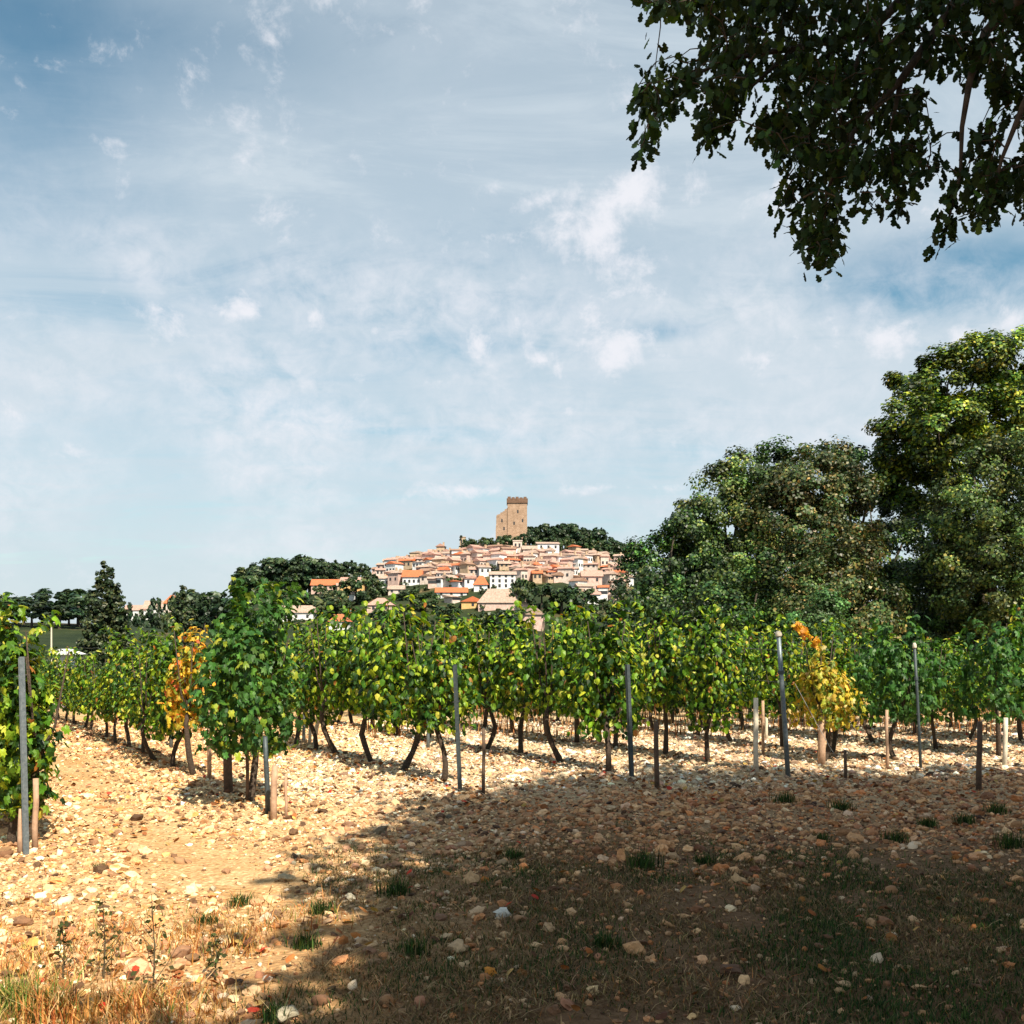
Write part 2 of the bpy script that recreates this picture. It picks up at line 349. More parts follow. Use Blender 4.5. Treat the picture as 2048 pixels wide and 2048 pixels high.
# ------------------------------------------------------------------ stones
I1 = ico(1); I2 = ico(2)
OCT = (np.array([(1, 0, 0), (0, 1, 0), (-1, 0, 0), (0, -1, 0), (0, 0, 1.1)], float), np.array([(0, 1, 4), (1, 2, 4), (2, 3, 4), (3, 0, 4)]))
STONE_PAL = [((.50, .33, .18), 5), ((.58, .43, .26), 4), ((.40, .23, .115), 4), ((.48, .22, .09), 2.4), ((.64, .54, .40), 1.5), ((.20, .11, .06), 2.4), ((.085, .045, .022), 1.5), ((.42, .22, .13), 1.5)]
def stones(P, r, subv, seed):
    q = np.random.RandomState(seed); n = len(P)
    V0, F0 = subv
    Nn = np.stack([q.randn(n) * .28, q.randn(n) * .28, np.ones(n)], 1)
    RM = rot_from_normals(Nn, q.rand(n) * 6.28)
    SC = np.stack([r * (.85 + .5 * q.rand(n)), r * (.7 + .4 * q.rand(n)), r * (.42 + .38 * q.rand(n))], 1)
    variants = []
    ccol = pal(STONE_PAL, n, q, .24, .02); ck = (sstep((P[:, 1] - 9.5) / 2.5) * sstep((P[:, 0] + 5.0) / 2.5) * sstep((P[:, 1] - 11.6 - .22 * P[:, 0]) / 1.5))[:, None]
    sk = (sstep((P[:, 0] + 1.5) / 2.5) * sstep((13.2 + .2 * P[:, 0] - P[:, 1]) / 1.5))[:, None]                 # redder stones in the tree shade; the shade's warm brown put into their colour
    lk = sstep((-1.2 - P[:, 0]) / 1.5)[:, None]  # stones brightened on the sunlit left, sun put into their colour
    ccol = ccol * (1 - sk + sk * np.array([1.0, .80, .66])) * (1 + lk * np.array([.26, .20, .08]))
    ccol = np.clip(ccol * (1 - ck) + (ccol * np.array([1.18, 1.38, 1.68])) * ck, .01, .80)     # paler, creamier stones between the rows
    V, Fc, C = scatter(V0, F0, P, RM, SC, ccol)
    # bumps: move each vertex along its own direction by its own amount
    k = len(V0); jit = (1 + .20 * q.randn(n, k, 1)); 
    V = ((V.reshape(n, k, 3) - P[:, None]) * jit + P[:, None]).reshape(-1, 3)
    return V, Fc, C
def row_phase(x, y):
    k = (x * NX + y * NY - ROW0) / ROWS; return (k - np.round(k)) * ROWS
def scatter_xy(n, y0, y1, q, fr=.54):
    d = np.sqrt(q.rand(n) * (y1 ** 2 - y0 ** 2) + y0 ** 2); return (q.rand(n) * 2 - 1) * fr * d, d
q = np.random.RandomState(3)
def stone_density(x, y):
    path = np.exp(-((x * NX + y * NY - 2.3 - .12 * np.sin(y)) / .45) ** 2) * (x < 1)      # worn track between the rows
    n_ = fbm(x, y, 60, .8, 3)
    d = 1.0 - .80 * path + .9 * n_
    d = d * (1 - .86 * sstep((x + 1.6 + n_ * 1.5) / 1.2) * sstep((9.4 + n_ * 2 - y) / 2.0))                                     # grass takes over
    return np.clip(d, .04, 1)
x, y = scatter_xy(215000, 4.6, 24.0, q); keep = q.rand(len(x)) < stone_density(x, y); x, y = x[keep], y[keep]
r = np.exp(q.randn(len(x)) * .52) * .0100 * (1 + .035 * y); r = np.clip(r, .006, .065)
P = np.stack([x, y, terrain(x, y) + r * .25], 1)
px_size = r / y * 1000; a = (px_size > 5.0); b_ = (px_size > 2.6) & ~a; c_ = ~a & ~b_
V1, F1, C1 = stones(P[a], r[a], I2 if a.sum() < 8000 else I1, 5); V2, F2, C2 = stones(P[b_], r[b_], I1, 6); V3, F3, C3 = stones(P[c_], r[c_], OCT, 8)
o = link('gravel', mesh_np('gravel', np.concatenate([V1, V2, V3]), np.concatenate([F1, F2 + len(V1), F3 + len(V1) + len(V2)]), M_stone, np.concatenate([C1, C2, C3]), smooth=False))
tag(o, 'loose pale pebbles covering the vineyard soil', 'gravel', kind='stuff')
# the 300 stones that show largest, each its own object, children of the ground
smesh = []
for i in range(14):
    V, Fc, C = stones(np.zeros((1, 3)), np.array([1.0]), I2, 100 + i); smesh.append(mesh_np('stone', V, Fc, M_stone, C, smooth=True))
big = [(1078, 1688, 22), (1040, 1685, 26), (985, 1555, 30), (1175, 1545, 22), (1680, 1685, 32), (1665, 1642, 14), (1545, 1790, 24), (1556, 1818, 18), (915, 1850, 26), (680, 1780, 22),
       (790, 1900, 34), (755, 1920, 30), (1110, 1895, 20), (120, 1705, 34), (190, 1525, 20), (555, 1570, 16), (340, 1628, 26), (1755, 1855, 16), (1790, 1905, 24), (1880, 1990, 24),
       (8, 1618, 28), (1765, 1668, 14), (1840, 1694, 16), (1695, 1830, 20), (490, 1845, 28), (560, 1915, 24), (735, 1815, 20), (1720, 1600, 22), (1300, 1560, 20), (605, 1480, 18), (730, 1530, 16), (650, 1690, 14)]
for i in range(300):
    if i < len(big): gx, gy, gz = ground_at(big[i][0], big[i][1]); rr = big[i][2] * 1024 / 1932 / F * gy * .42
    else:
        gx, gy = scatter_xy(1, 4.9, 9.5, q); gx, gy = float(gx[0]), float(gy[0]); gz = tz(gx, gy); rr = .018 + .028 * q.rand() ** 3
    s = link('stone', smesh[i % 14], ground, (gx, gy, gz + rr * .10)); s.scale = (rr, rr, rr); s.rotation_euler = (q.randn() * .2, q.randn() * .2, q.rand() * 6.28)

# ------------------------------------------------------------------ grapevines
VPAL = [((.030, .085, .010), 5), ((.075, .170, .012), 5), ((.17, .28, .016), 4.5), ((.34, .40, .028), 2.6), ((.014, .040, .008), 5), ((.50, .46, .07), .8), ((.32, .13, .03), .3)]
VDARK = [((.028, .085, .018), 6), ((.045, .125, .022), 5), ((.075, .17, .025), 3), ((.16, .25, .03), .8)]
VYEL = [((.46, .38, .04), 5), ((.30, .32, .04), 4), ((.52, .34, .05), 3), ((.12, .20, .03), 3), ((.55, .42, .16), 1.5)]
VRED = [((.56, .38, .04), 5), ((.58, .26, .03), 3), ((.42, .10, .025), 1.4), ((.52, .45, .06), 3), ((.15, .20, .03), 3)]
def vine_points(q, n, rad, z0, z1, shoots=5):
    # shoots rise from the head and fall outward; leaves sit along them
    pts = []; nrm = []
    ns = 26
    per = int(n / (ns + shoots * .5)) + 1
    for i in range(ns):
        a = q.rand() * 6.28; rr = rad * np.sqrt(q.rand()) * (1.0 if i else 1.0)
        top = z1 - .25 - .35 * q.rand() * (rr / rad) ; bot = z0 + .1 * q.rand() + .35 * (rr / rad < .45) * q.rand()
        t = q.rand(per)
        z = bot + (top - bot) * t ** .9
        spread = .55 + .55 * np.sin(np.pi * np.clip(t * .9 + .12, 0, 1))
        x_ = np.cos(a) * rr * spread + .07 * q.randn(per); y_ = np.sin(a) * rr * spread + .07 * q.randn(per)
        pts.append(np.stack([x_, y_, z], 1))
    for i in range(shoots):
        a = q.rand() * 6.28; rr = rad * .7 * np.sqrt(q.rand()); m = per // 2
        t = q.rand(m); lean = rs.randn(2) * .16
        pts.append(np.stack([np.cos(a) * rr + lean[0] * t + .04 * q.randn(m), np.sin(a) * rr + lean[1] * t + .04 * q.randn(m), z1 - .35 + t * (.3 + .25 * q.rand())], 1))
    P = np.concatenate(pts)
    out = P.copy(); out[:, 2] = (out[:, 2] - (z0 + z1) / 2) * .35
    nrm = out / (np.linalg.norm(out, axis=1, keepdims=True) + .05) * .75 + q.randn(len(P), 3) * .55; nrm[:, 2] += .35
    return P, nrm
def vine_foliage(seed, n=480, rad=.55, z0=.62, z1=2.2, palette=VPAL, tmpl=GRAPE_LO, size=.12, shoots=5):
    q = np.random.RandomState(seed); P, nr = vine_points(q, n, rad, z0, z1, shoots)
    RM = rot_from_normals(nr, q.rand(len(P)) * 6.28, .72)
    SC = size * (.6 + .65 * q.rand(len(P)))
    SC = np.stack([SC * .72, SC, SC], 1)
    V, Fc, C = scatter(tmpl[0], tmpl[1], P, RM, SC, pal(palette, len(P), q))
    return mesh_np('foliage', V, Fc, M_vine, C)
def vine_trunk(seed, h=.85):
    q = random.Random(seed); m = MB(); x0 = y0 = 0.0; pts = []; n = 7
    ax, ay = q.choice((-1, 1)) * q.uniform(.05, .17), q.uniform(-.08, .08); ph = q.uniform(0, 6)
    for i in range(n):
        t = i / (n - 1); pts.append((ax * math.sin(t * 3.1 + ph) - ax * math.sin(ph) + q.uniform(-.012, .012), ay * math.sin(t * 4 + ph) - ay * math.sin(ph), -.06 + t * (h + .06)))
    m.tube(pts, [.044 - .018 * i / (n - 1) + q.uniform(-.004, .006) for i in range(n)], 7)
    for k in range(4):
        a = q.uniform(0, 6.28); b = pts[-1]; r1 = q.uniform(.15, .35)
        m.tube([b, (b[0] + math.cos(a) * r1 * .5, b[1] + math.sin(a) * r1 * .5, b[2] + .25), (b[0] + math.cos(a) * r1, b[1] + math.sin(a) * r1, b[2] + .9 + q.uniform(0, .3))], [.020, .012, .006], 5)
    return m.mesh('trunk', M_bark, True)
FOL = [vine_foliage(200 + i, 1150, .40 + .05 * (i % 3), .46 + .10 * (i % 3), 2.10 + .07 * (i % 4), size=.098, shoots=4 + i % 4) for i in range(9)]
FOLF = [vine_foliage(300 + i, 620, .52, .48, 2.02 + .05 * i, size=.112, shoots=4) for i in range(5)]
TRK = [vine_trunk(400 + i) for i in range(9)]
F_dark = vine_foliage(500, 2300, .62, .52, 2.42, VDARK + [((.26, .32, .03), 1.2)], GRAPE, .100, 9)
F_left = vine_foliage(501, 1500, .25, .26, 2.16, VPAL, GRAPE, .095, 5)
F_left2 = vine_foliage(507, 1500, .36, .22, 2.2, VPAL, GRAPE, .095, 5)
F_red = vine_foliage(502, 900, .34, .62, 2.02, VRED, GRAPE, .098, 4)
F_yel = vine_foliage(503, 1000, .56, .50, 1.85, VYEL, GRAPE, .098, 3)
F_rdark = vine_foliage(504, 1000, .62, .60, 2.25, VDARK, GRAPE, .12, 6)
def leafmesh(seed, palette, tmpl, mat):
    q = np.random.RandomState(seed); V, Fc, C = scatter(tmpl[0], tmpl[1], np.zeros((1, 3)), np.eye(3)[None], np.ones(1), pal(palette, 1, q)); return mesh_np('leaf', V, Fc, mat, C)
LEAVES = [leafmesh(600 + i, VPAL, GRAPE, M_vine) for i in range(12)]
LEAVESD = [leafmesh(620 + i, VDARK, GRAPE, M_vine) for i in range(8)]
def add_leaves(root, meshes, n, rad, z0, z1, seed, size=.105):
    q = np.random.RandomState(seed); P, nr = vine_points(q, n, rad * 1.08, z0, z1, 2); P = P[q.permutation(len(P))][:n]
    P[:, :2] *= 1.05
    RM = rot_from_normals(nr[:n], q.rand(len(P)) * 6.28, .55)
    for i in range(len(P)):
        o = link('leaf', meshes[i % len(meshes)], root); s = size * (.75 + .5 * q.rand())
        o.matrix_local = Matrix.Translation(P[i]) @ Matrix(RM[i].tolist()).to_4x4() @ Matrix.Diagonal((s * .75, s, s, 1))
def vine(x, y, fol, trk, label, group, rz=0.0, sc=1.0):
    e = empty('grapevine', (x, y, tz(x, y)), rz); e.scale = (sc, sc, sc); tag(e, label, 'grapevine', group)
    link('foliage', fol, e)['kind'] = 'stuff'
    link('trunk', trk, e); return e
ends = {0: (-4.38, 8.9), 1: (-2.74, 11.1), 2: (-.69, 12.8), 3: (1.61, 13.67), 4: (3.86, 13.97), 5: (6.14, 15.08), 6: (8.1, 15.9), 7: (10.1, 16.8), 8: (12.2, 17.6), 9: (14.2, 18.4), 10: (16.3, 19.2), 11: (18.4, 20.0), 12: (20.4, 20.8), 13: (22.5, 21.6)}
rown = {0: 'leftmost row at the photo edge', 1: 'row right of the sunlit track', 2: 'second row right of the track', 3: 'third row right of the track', 4: 'row behind the tall capped post', 5: 'fifth row right of the track', 6: 'sixth row, at the right edge'}
ordn = ['first', 'second', 'third', 'fourth', 'fifth', 'sixth', 'seventh', 'eighth', 'ninth', 'tenth', 'eleventh', 'twelfth', 'thirteenth', 'fourteenth', 'fifteenth', 'sixteenth']
VG = 'grapevines in rows'
special = {}
for k in range(14):
    ex, ey = ends[k]; n = 0
    t = .45
    while True:
        x = ex + UX * t + rnd.uniform(-.07, .07); y = ey + UY * t + rnd.uniform(-.07, .07); ordi = n
        lim = 27.5 if k < 3 else (30 if k < 8 else 33)
        if y > lim: break
        px = 512 + x / y * 1000
        if px > 1100: t += 1.12; n += 1; continue
        if px < -70: break
        rz = rnd.uniform(0, 6.28); sc = rnd.uniform(.92, 1.05) * (1.0 if k == 0 else float(np.interp(px, [0, 100, 215, 300, 600, 800, 930, 990, 1030], [.74, .80, .88, 1.05, 1.06, .98, .92, .92, 1.06])))
        near = y < 18.5
        lab = 'leafy green grapevine, %s from the front in the %s' % (ordn[n], rown[k]) if (k < 7 and n < 14) else ('green grapevine far back among the close-set vines, %s' % ('left part' if px < 400 else 'middle part' if px < 720 else 'right part'))
        fol, trk = (FOL[rnd.randrange(9)], TRK[rnd.randrange(9)]) if near else (FOLF[rnd.randrange(5)], TRK[rnd.randrange(9)])
        e = None
        if k == 1 and n == 0:
            fol = F_dark; lab = 'big dark green grapevine, bushiest one, on three stakes at the row end'; sc = 1.0; x += .02
        elif k == 0 and n < 2: fol = F_left if n == 0 else F_left2; sc = 1.0; lab = ['tall grapevine hanging over the grey post at the left edge', 'grapevine just behind the left edge post, cut by the photo edge'][n]
        elif k == 5 and n == 0: fol = F_rdark; lab = 'dark green grapevine at the end of the fifth row right of the track'
        elif k == 6 and n <= 2: fol = F_rdark; lab = ['dark green grapevine at the front of the right-edge row', 'dark green grapevine, second in the right-edge row', 'dark green grapevine, third in the right-edge row'][n]
        if not ((k == 4 and n == 0) or (k == 1 and n in (1, 2))):
            e = vine(x, y, fol, trk, lab, VG, rz, sc)
            if k == 1 and n == 0: add_leaves(e, LEAVESD, 150, .60, .60, 2.42, 71)
            elif k == 0 and n == 0: add_leaves(e, LEAVES, 120, .27, .35, 2.12, 72)
            elif n < 2 and k in (2, 3, 4, 5): add_leaves(e, LEAVES if k < 5 else LEAVESD, 60, .54, .6, 2.15, 80 + k * 3 + n)
        t += 1.12; n += 1
gx, gy, gz = ground_at(366, 1462)
vine(gx, gy, F_red, TRK[2], 'orange, yellow and red grapevine glowing beside the pale wooden stake', VG, .4)
gx, gy, gz = ground_at(1552, 1438)
ev = vine(gx, gy, F_yel, TRK[4], 'yellow grapevine turning autumnal right of the tall capped post', VG, 1.0)
# an arching orange shoot on the yellow vine
q = np.random.RandomState(9); tt = q.rand(60)
P = np.stack([-.02 + .0 * tt - .38 * np.sin(tt * 1.5) * 1.0, .0 + .03 * q.randn(60), 1.75 + .62 * tt - .25 * tt ** 3], 1) + q.randn(60, 3) * .025
V, Fc, C = scatter(GRAPE[0], GRAPE[1], P, rot_from_normals(q.randn(60, 3), q.rand(60) * 6.28, .5), .07 + .03 * q.rand(60), pal([((.62, .30, .04), 3), ((.60, .40, .05), 2)], 60, q))
link('shoot', mesh_np('shoot', V, Fc, M_vine, C), ev).rotation_euler = (0, 0, -1.0)

# ------------------------------------------------------------------ posts and stakes (photo positions, 1932 wide)
def post(name, xb, yb, xt, yt, r_, mat, label, cat, cap=False, square=False, group='posts and stakes holding the vines'):
    gx, gy, gz = ground_at(xb, yb); k = 1024 / 1932 / F * gy
    T = Vector(((xt - xb) * k, rnd.uniform(-.03, .03), (yb - yt) * k))
    e = empty(name, (gx, gy, gz)); tag(e, label, cat, group)
    m = MB()
    if square:
        q_ = T.to_track_quat('Z', 'Y').to_matrix().to_4x4()
        m.box(-r_, r_, -r_ * .7, r_ * .7, -.2, T.length, q_)
        m.box(-r_ * .3, r_ * .3, -r_ * .95, -r_ * .7 + .001, -.2, T.length - .01, q_)
    else: m.tube([-T * .1, T * .33 + Vector((rnd.uniform(-.008, .008), 0, 0)), T * .66 + Vector((rnd.uniform(-.008, .008), 0, 0)), T], [r_ * 1.05, r_, r_ * .97, r_ * .93], 9)
    m.build('shaft', mat, e, smooth=not square)
    if cap:
        c = MB(); u = T.normalized(); c.tube([T + u * .005, T + u * .02, T + u * .06, T + u * .085], [r_ * 1.2, r_ * 1.35, r_ * 1.25, r_ * .6], 10); c.build('cap', M_woodwhite, e, smooth=True)
        b = MB(); b.tube([T * .735, T * .76], r_ * 1.35, 10); b.build('band', M_darkmetal, e)
    if mat in (M_metal, M_darkmetal) and T.length > 1:
        for f in (.45, .7, .9):
            h = MB(); p = T * f; h.tube([p + Vector((-r_ * 1.6, -.01, 0)), p + Vector((r_ * 1.6, -.01, .015))], .004, 5); h.build('wire_clip', M_wire, e)
    return e
MP = 'metal post'; ST = 'wooden stake'
post('metal_post', 50, 1612, 43, 1240, .030, M_metal, 'tall grey metal post in the leftmost row, between two wooden stakes', MP, square=True)
post('wooden_stake', 39, 1608, 38, 1528, .026, M_woodpink, 'short wooden stake just left of the tall grey edge post', ST)
post('wooden_stake', 67, 1604, 66, 1470, .026, M_woodpink, 'pinkish wooden stake just right of the tall grey edge post', ST)
post('metal_post', 505, 1536, 501, 1390, .028, M_darkmetal, 'dark metal post under the big bushy dark vine', MP)
post('wooden_stake', 467, 1515, 465, 1330, .020, M_wooddark, 'thin dark stake left of the bushy dark vine trunk', ST)
post('wooden_stake', 517, 1548, 518, 1445, .034, M_woodpink, 'thick pinkish stake in front of the bushy dark vine', ST)
post('wooden_stake', 539, 1545, 539, 1462, .016, M_woodpink, 'thin pale stake right of the thick pinkish stake', ST)
post('wooden_stake', 432, 1496, 429, 1398, .055, M_wooddark, 'thick dark weathered wooden stump left of the bushy vine', ST)
post('wooden_stake', 395, 1470, 393, 1265, .028, M_woodpink, 'tall pale pink stake beside the orange and red vine', ST)
post('metal_post', 323, 1412, 322, 1320, .035, M_metal, 'grey post among vines left of the orange vine', MP)
post('metal_post', 868, 1492, 858, 1255, .028, M_darkmetal, 'dark blue-grey metal post at the second row front, left of centre', MP, square=True)
post('metal_post', 1192, 1472, 1183, 1255, .032, M_darkmetal, 'slim blue-grey metal post at the third row front, right of centre', MP, square=True)
post('metal_post', 1487, 1466, 1469, 1203, .034, M_metal, 'tall leaning grey metal post with a pale cap', MP, cap=True)
post('metal_post', 1737, 1450, 1725, 1225, .022, M_darkmetal, 'grey metal post showing above the fifth row vines', MP, cap=True)
post('wooden_stake', 912, 1500, 912, 1375, .022, M_wooddark, 'thin brown stake right of the second row metal post', ST)
post('wooden_stake', 1240, 1488, 1238, 1362, .032, M_wooddark, 'brown stake right of the third row metal post', ST)
post('wooden_stake', 1427, 1458, 1427, 1318, .036, M_woodwhite, 'white bleached stake left of the tall capped post', ST)
post('wooden_stake', 1440, 1425, 1440, 1322, .026, M_woodpink, 'pale stake half hidden behind the white bleached stake', ST)
post('wooden_stake', 1595, 1470, 1595, 1415, .022, M_wooddark, 'short dark stake with a guy wire on the bare stones', ST)
post('wooden_stake', 1674, 1452, 1674, 1340, .024, M_woodpink, 'slim pinkish stake right of the short dark stake', ST)
post('wooden_stake', 1847, 1492, 1847, 1362, .034, M_wooddark, 'brown weathered stake nearest the right edge foreground', ST)
post('wooden_stake', 1895, 1450, 1898, 1355, .034, M_woodwhite, 'pale stake near the right edge of the photo', ST)
post('wooden_stake', 592, 1412, 606, 1318, .036, M_woodwhite, 'white leaning stake, rightmost of three behind the bushy vine', ST)
post('wooden_stake', 584, 1408, 586, 1335, .030, M_woodwhite, 'white upright stake, middle of three behind the bushy vine', ST)
post('wooden_stake', 573, 1400, 574, 1325, .032, M_metal, 'grey stake, leftmost of three behind the bushy vine', ST)
post('metal_post', 808, 1412, 808, 1345, .030, M_metal, 'grey post under the vines left of the second row metal post', MP)
post('wooden_stake', 1550, 1442, 1551, 1352, .058, M_woodpink, 'thick pale stump under the yellow vine', ST)
post('wooden_stake', 1446, 1396, 1446, 1346, .03, M_woodwhite, 'small white stake far behind the white bleached stake', ST)
post('wooden_stake', 1132, 1404, 1132, 1352, .024, M_woodpink, 'thin pale stake far behind the third row', ST)
# guy wire from the short dark stake
gx, gy, gz = ground_at(1595, 1462); m = MB(); m.tube([(gx, gy, gz + .04), at(1560, 1400, gy + .4), at(1500, 1290, gy + .9)], .004, 5)
tag(m.build('guy_wire', M_wire), 'slanting guy wire from the short dark stake to the vines', 'wire')
for k in range(1, 7):
    ex, ey = ends[k]; m = MB()
    for h in (.75, 1.25, 1.7):
        pts = [(ex + UX * t, ey + UY * t, tz(ex + UX * t, ey + UY * t) + h + .02 * math.sin(t * 2.1)) for t in np.linspace(.02, 17, 18)]
        m.tube(pts, .0022, 4)
    tag(m.build('trellis_wire', M_wire), 'thin wires strung along the %s' % (rown[k]), 'wire', 'trellis wires')

# ------------------------------------------------------------------ ground cover
def blades(x, y, h, palette, seed, wid=.006, lean=.6):
    q = np.random.RandomState(seed); n = len(x)
    T = np.array([(-.5, 0, 0), (.5, 0, 0), (.38, .18, .55), (-.38, .18, .55), (0, .62, 1.0)], float)
    Fq = np.array([(0, 1, 2), (0, 2, 3), (3, 2, 4)])
    a = q.rand(n) * 6.28; c, s = np.cos(a), np.sin(a)
    RM = np.zeros((n, 3, 3)); RM[:, 0, 0] = c; RM[:, 0, 1] = -s; RM[:, 1, 0] = s; RM[:, 1, 1] = c; RM[:, 2, 2] = 1
    SC = np.stack([wid * (.6 + .8 * q.rand(n)), h * lean * (0.2 + 1.6 * q.rand(n)), h], 1)
    return scatter(T, Fq, np.stack([x, y, terrain(x, y) - .005], 1), RM, SC, pal(palette, n, q, .3))
q = np.random.RandomState(21)
GP_DRY = [((.26, .17, .085), 4), ((.40, .27, .14), 2), ((.15, .10, .05), 4), ((.30, .13, .05), 1)]
GP_GRN = [((.025, .055, .018), 5), ((.045, .085, .022), 4), ((.08, .12, .03), 2), ((.20, .15, .07), 1)]
GP_ORG = [((.50, .24, .07), 4), ((.62, .36, .14), 3), ((.34, .12, .04), 3), ((.58, .42, .20), 2), ((.14, .16, .04), 2)]
x, y = scatter_xy(330000, 4.6, 11.5, q)
dn = np.clip((9.6 + .9 * fbm(x, y, 77, .9, 3) * 2 - y) / 2.6, 0, 1) * sstep((x + 2.0 + fbm(x, y, 78, .8, 3) * 2.2) / 1.1)
dn = dn * (1 + .5 * sstep((x - .5) / 2)) * np.clip(.75 + 1.5 * fbm(x, y, 79, 1.7, 3), .10, 1)
kp = q.rand(len(x)) < dn; x, y = x[kp], y[kp]
g = fbm(x, y, 81, 1.3, 4) + .28 * q.randn(len(x)) > .08 - .26 * sstep((x - .6) / 2.4)
parts = [blades(x[g], y[g], .018 + .045 * q.rand(g.sum()) ** 1.5, GP_GRN, 22, .006, 1.3), blades(x[~g], y[~g], .012 + .045 * q.rand((~g).sum()) ** 1.6, GP_DRY, 23, .0065, 2.6)]
def join(parts):
    V = []; Fc = []; C = []; o = 0
    for v, f, c in parts: V.append(v); Fc.append(f + o); C.append(c); o += len(v)
    return np.concatenate(V), np.concatenate(Fc), np.concatenate(C)
V, Fc, C = join(parts)
tag(link('grass', mesh_np('grass', V, Fc, M_grass, C)), 'short dry and green grass in the tree shade', 'grass', kind='stuff')
x, y = scatter_xy(90000, 4.6, 8.4, q)
dn = np.clip((7.3 + 2.0 * fbm(x, y, 91, .9, 3) - y) / 2.4, 0, 1) * sstep((-1.0 - x + fbm(x, y, 92, 1., 3)) / 1.0) * np.clip(.5 + 1.5 * fbm(x, y, 93, 2.0, 3), .05, 1)
kp = q.rand(len(x)) < dn; x, y = x[kp], y[kp]
V, Fc, C = blades(x, y, .02 + .11 * q.rand(len(x)) ** 2, GP_ORG, 24, .0065, 1.3)
tag(link('dry_grass', mesh_np('dry_grass', V, Fc, M_grass, C)), 'taller orange dried grass in the lower left corner', 'dry grass', kind='stuff')
# green and dark tufts one can point to
def tuft(px, py, hpx, label, palette=GP_GRN, n=150, wide=1.0, wid=.008):
    gx, gy, gz = ground_at(px, py); h = hpx * 1024 / 1932 / F * gy; q = np.random.RandomState(int(px * 7 + py))
    T = np.array([(-.5, 0, 0), (.5, 0, 0), (.4, .2, .5), (-.4, .2, .5), (0, .75, .95)], float); Fq = np.array([(0, 1, 2), (0, 2, 3), (3, 2, 4)])
    a = q.rand(n) * 6.28; c, s = np.cos(a), np.sin(a); RM = np.zeros((n, 3, 3)); RM[:, 0, 0] = c; RM[:, 0, 1] = -s; RM[:, 1, 0] = s; RM[:, 1, 1] = c; RM[:, 2, 2] = 1
    hh = h * (.45 + .65 * q.rand(n)); SC = np.stack([wid * (.7 + .6 * q.rand(n)), hh * 1.1 * wide * q.rand(n), hh], 1)
    P = np.stack([q.randn(n) * h * .35 * wide, q.randn(n) * h * .3 * wide, np.zeros(n) - .01], 1)
    V, Fc, C = scatter(T, Fq, P, RM, SC, pal(palette, n, q, .3))
    o = link('grass_tuft', mesh_np('grass_tuft', V, Fc, M_grass, C), loc=(gx, gy, gz)); tag(o, label, 'grass tuft', 'weed and grass tufts on the stones')
tufts = [(1215, 1640, 46, 'large dark green grass tuft in mid foreground, right of centre'), (1480, 1515, 28, 'small green tuft at the shade edge below the white stake', ), (1588, 1530, 30, 'dark tuft on shaded stones below the short dark stake'),
         (455, 1712, 30, 'green tuft on the edge of the sunlit track'), (388, 1745, 26, 'tuft on the sunlit stones below the track'), (605, 1725, 34, 'small weed on the shadow edge, lower left of centre'),
         (1820, 1555, 26, 'small green tuft right, under the brown weathered stake'), (1880, 1535, 30, 'dark tuft close to the right edge'), (1905, 1600, 40, 'broad green tuft at the right edge'), (745, 1690, 40, 'leafy tuft in the shade left of centre'),
         (1330, 1630, 24, 'tuft right of the large dark green tuft'), (190, 1645, 18, 'tiny dark weed on the sunlit stones'), (780, 1800, 40, 'green clump among pebbles, lower centre'), (1140, 1790, 34, 'green clump below the pair of orange stones'),
         (1750, 1560, 24, 'green tuft below the slim pinkish stake'), (970, 1620, 26, 'dark tuft under the pale round stone'), (1690, 1590, 30, 'dark green tuft on shaded stones at right'), (520, 1930, 40, 'dark green tuft at the bottom, left of centre'),
         (575, 1790, 40, 'bluish dark weed in shade, lower left'), (1550, 1590, 24, 'little tuft beside the dark tuft on shaded stones')]
for a in tufts: tuft(*a[:4])
tuft(30, 1905, 70, 'green grass clump in the lower left corner', [((.10, .16, .03), 3), ((.22, .22, .05), 2), ((.40, .26, .09), 2)], 420, 1.5, .008)
tuft(110, 1925, 70, 'orange dry grass clump beside the lower left corner clump', GP_ORG, 300, 1.4, .009)
tuft(250, 1910, 56, 'reddish dry grass clump at the bottom left', GP_ORG, 260, 1.4, .009)
# tall thin weeds with branching stems
M_weed = plain('weed_stem', (.045, .035, .02), (.10, .075, .035), 20, .9, .3, .004)
def weed(px, py, hpx, label, seed):
    q = random.Random(seed); gx, gy, gz = ground_at(px, py); h = hpx * 1024 / 1932 / F * gy
    e = empty('weed', (gx, gy, gz)); tag(e, label, 'weed', 'tall thin weeds in the lower left')
    m = MB(); m.tube([(0, 0, -.02), (.01, 0, h * .5), (-.01, .01, h)], [.006, .004, .0015], 5)
    for i in range(9):
        z = h * (.15 + .085 * i); a = q.uniform(0, 6.28); l = h * .30 * (1.1 - i / 10)
        m.tube([(0, 0, z), (math.cos(a) * l * .5, math.sin(a) * l * .5, z + l * .55), (math.cos(a) * l, math.sin(a) * l, z + l * 1.25)], [.003, .002, .001], 4)
    m.build('stem', M_weed, e)
    qq = np.random.RandomState(seed); n = 70; z = qq.rand(n); P = np.stack([qq.randn(n) * .12 * h * (1 - z * .6), qq.randn(n) * .12 * h * (1 - z * .6), h * (.1 + .9 * z)], 1)
    V, Fc, C = scatter(QUADLEAF[0], QUADLEAF[1], P, rot_from_normals(qq.randn(n, 3), qq.rand(n) * 6.28, .2), .022 + .02 * qq.rand(n), pal([((.07, .07, .025), 3), ((.18, .11, .04), 2), ((.05, .06, .02), 3)], n, qq))
    link('leaves', mesh_np('leaves', V, Fc, M_grass, C), e)['kind'] = 'stuff'
weed(288, 1890, 200, 'tallest dark branching weed over the sunlit stones, lower left', 1)
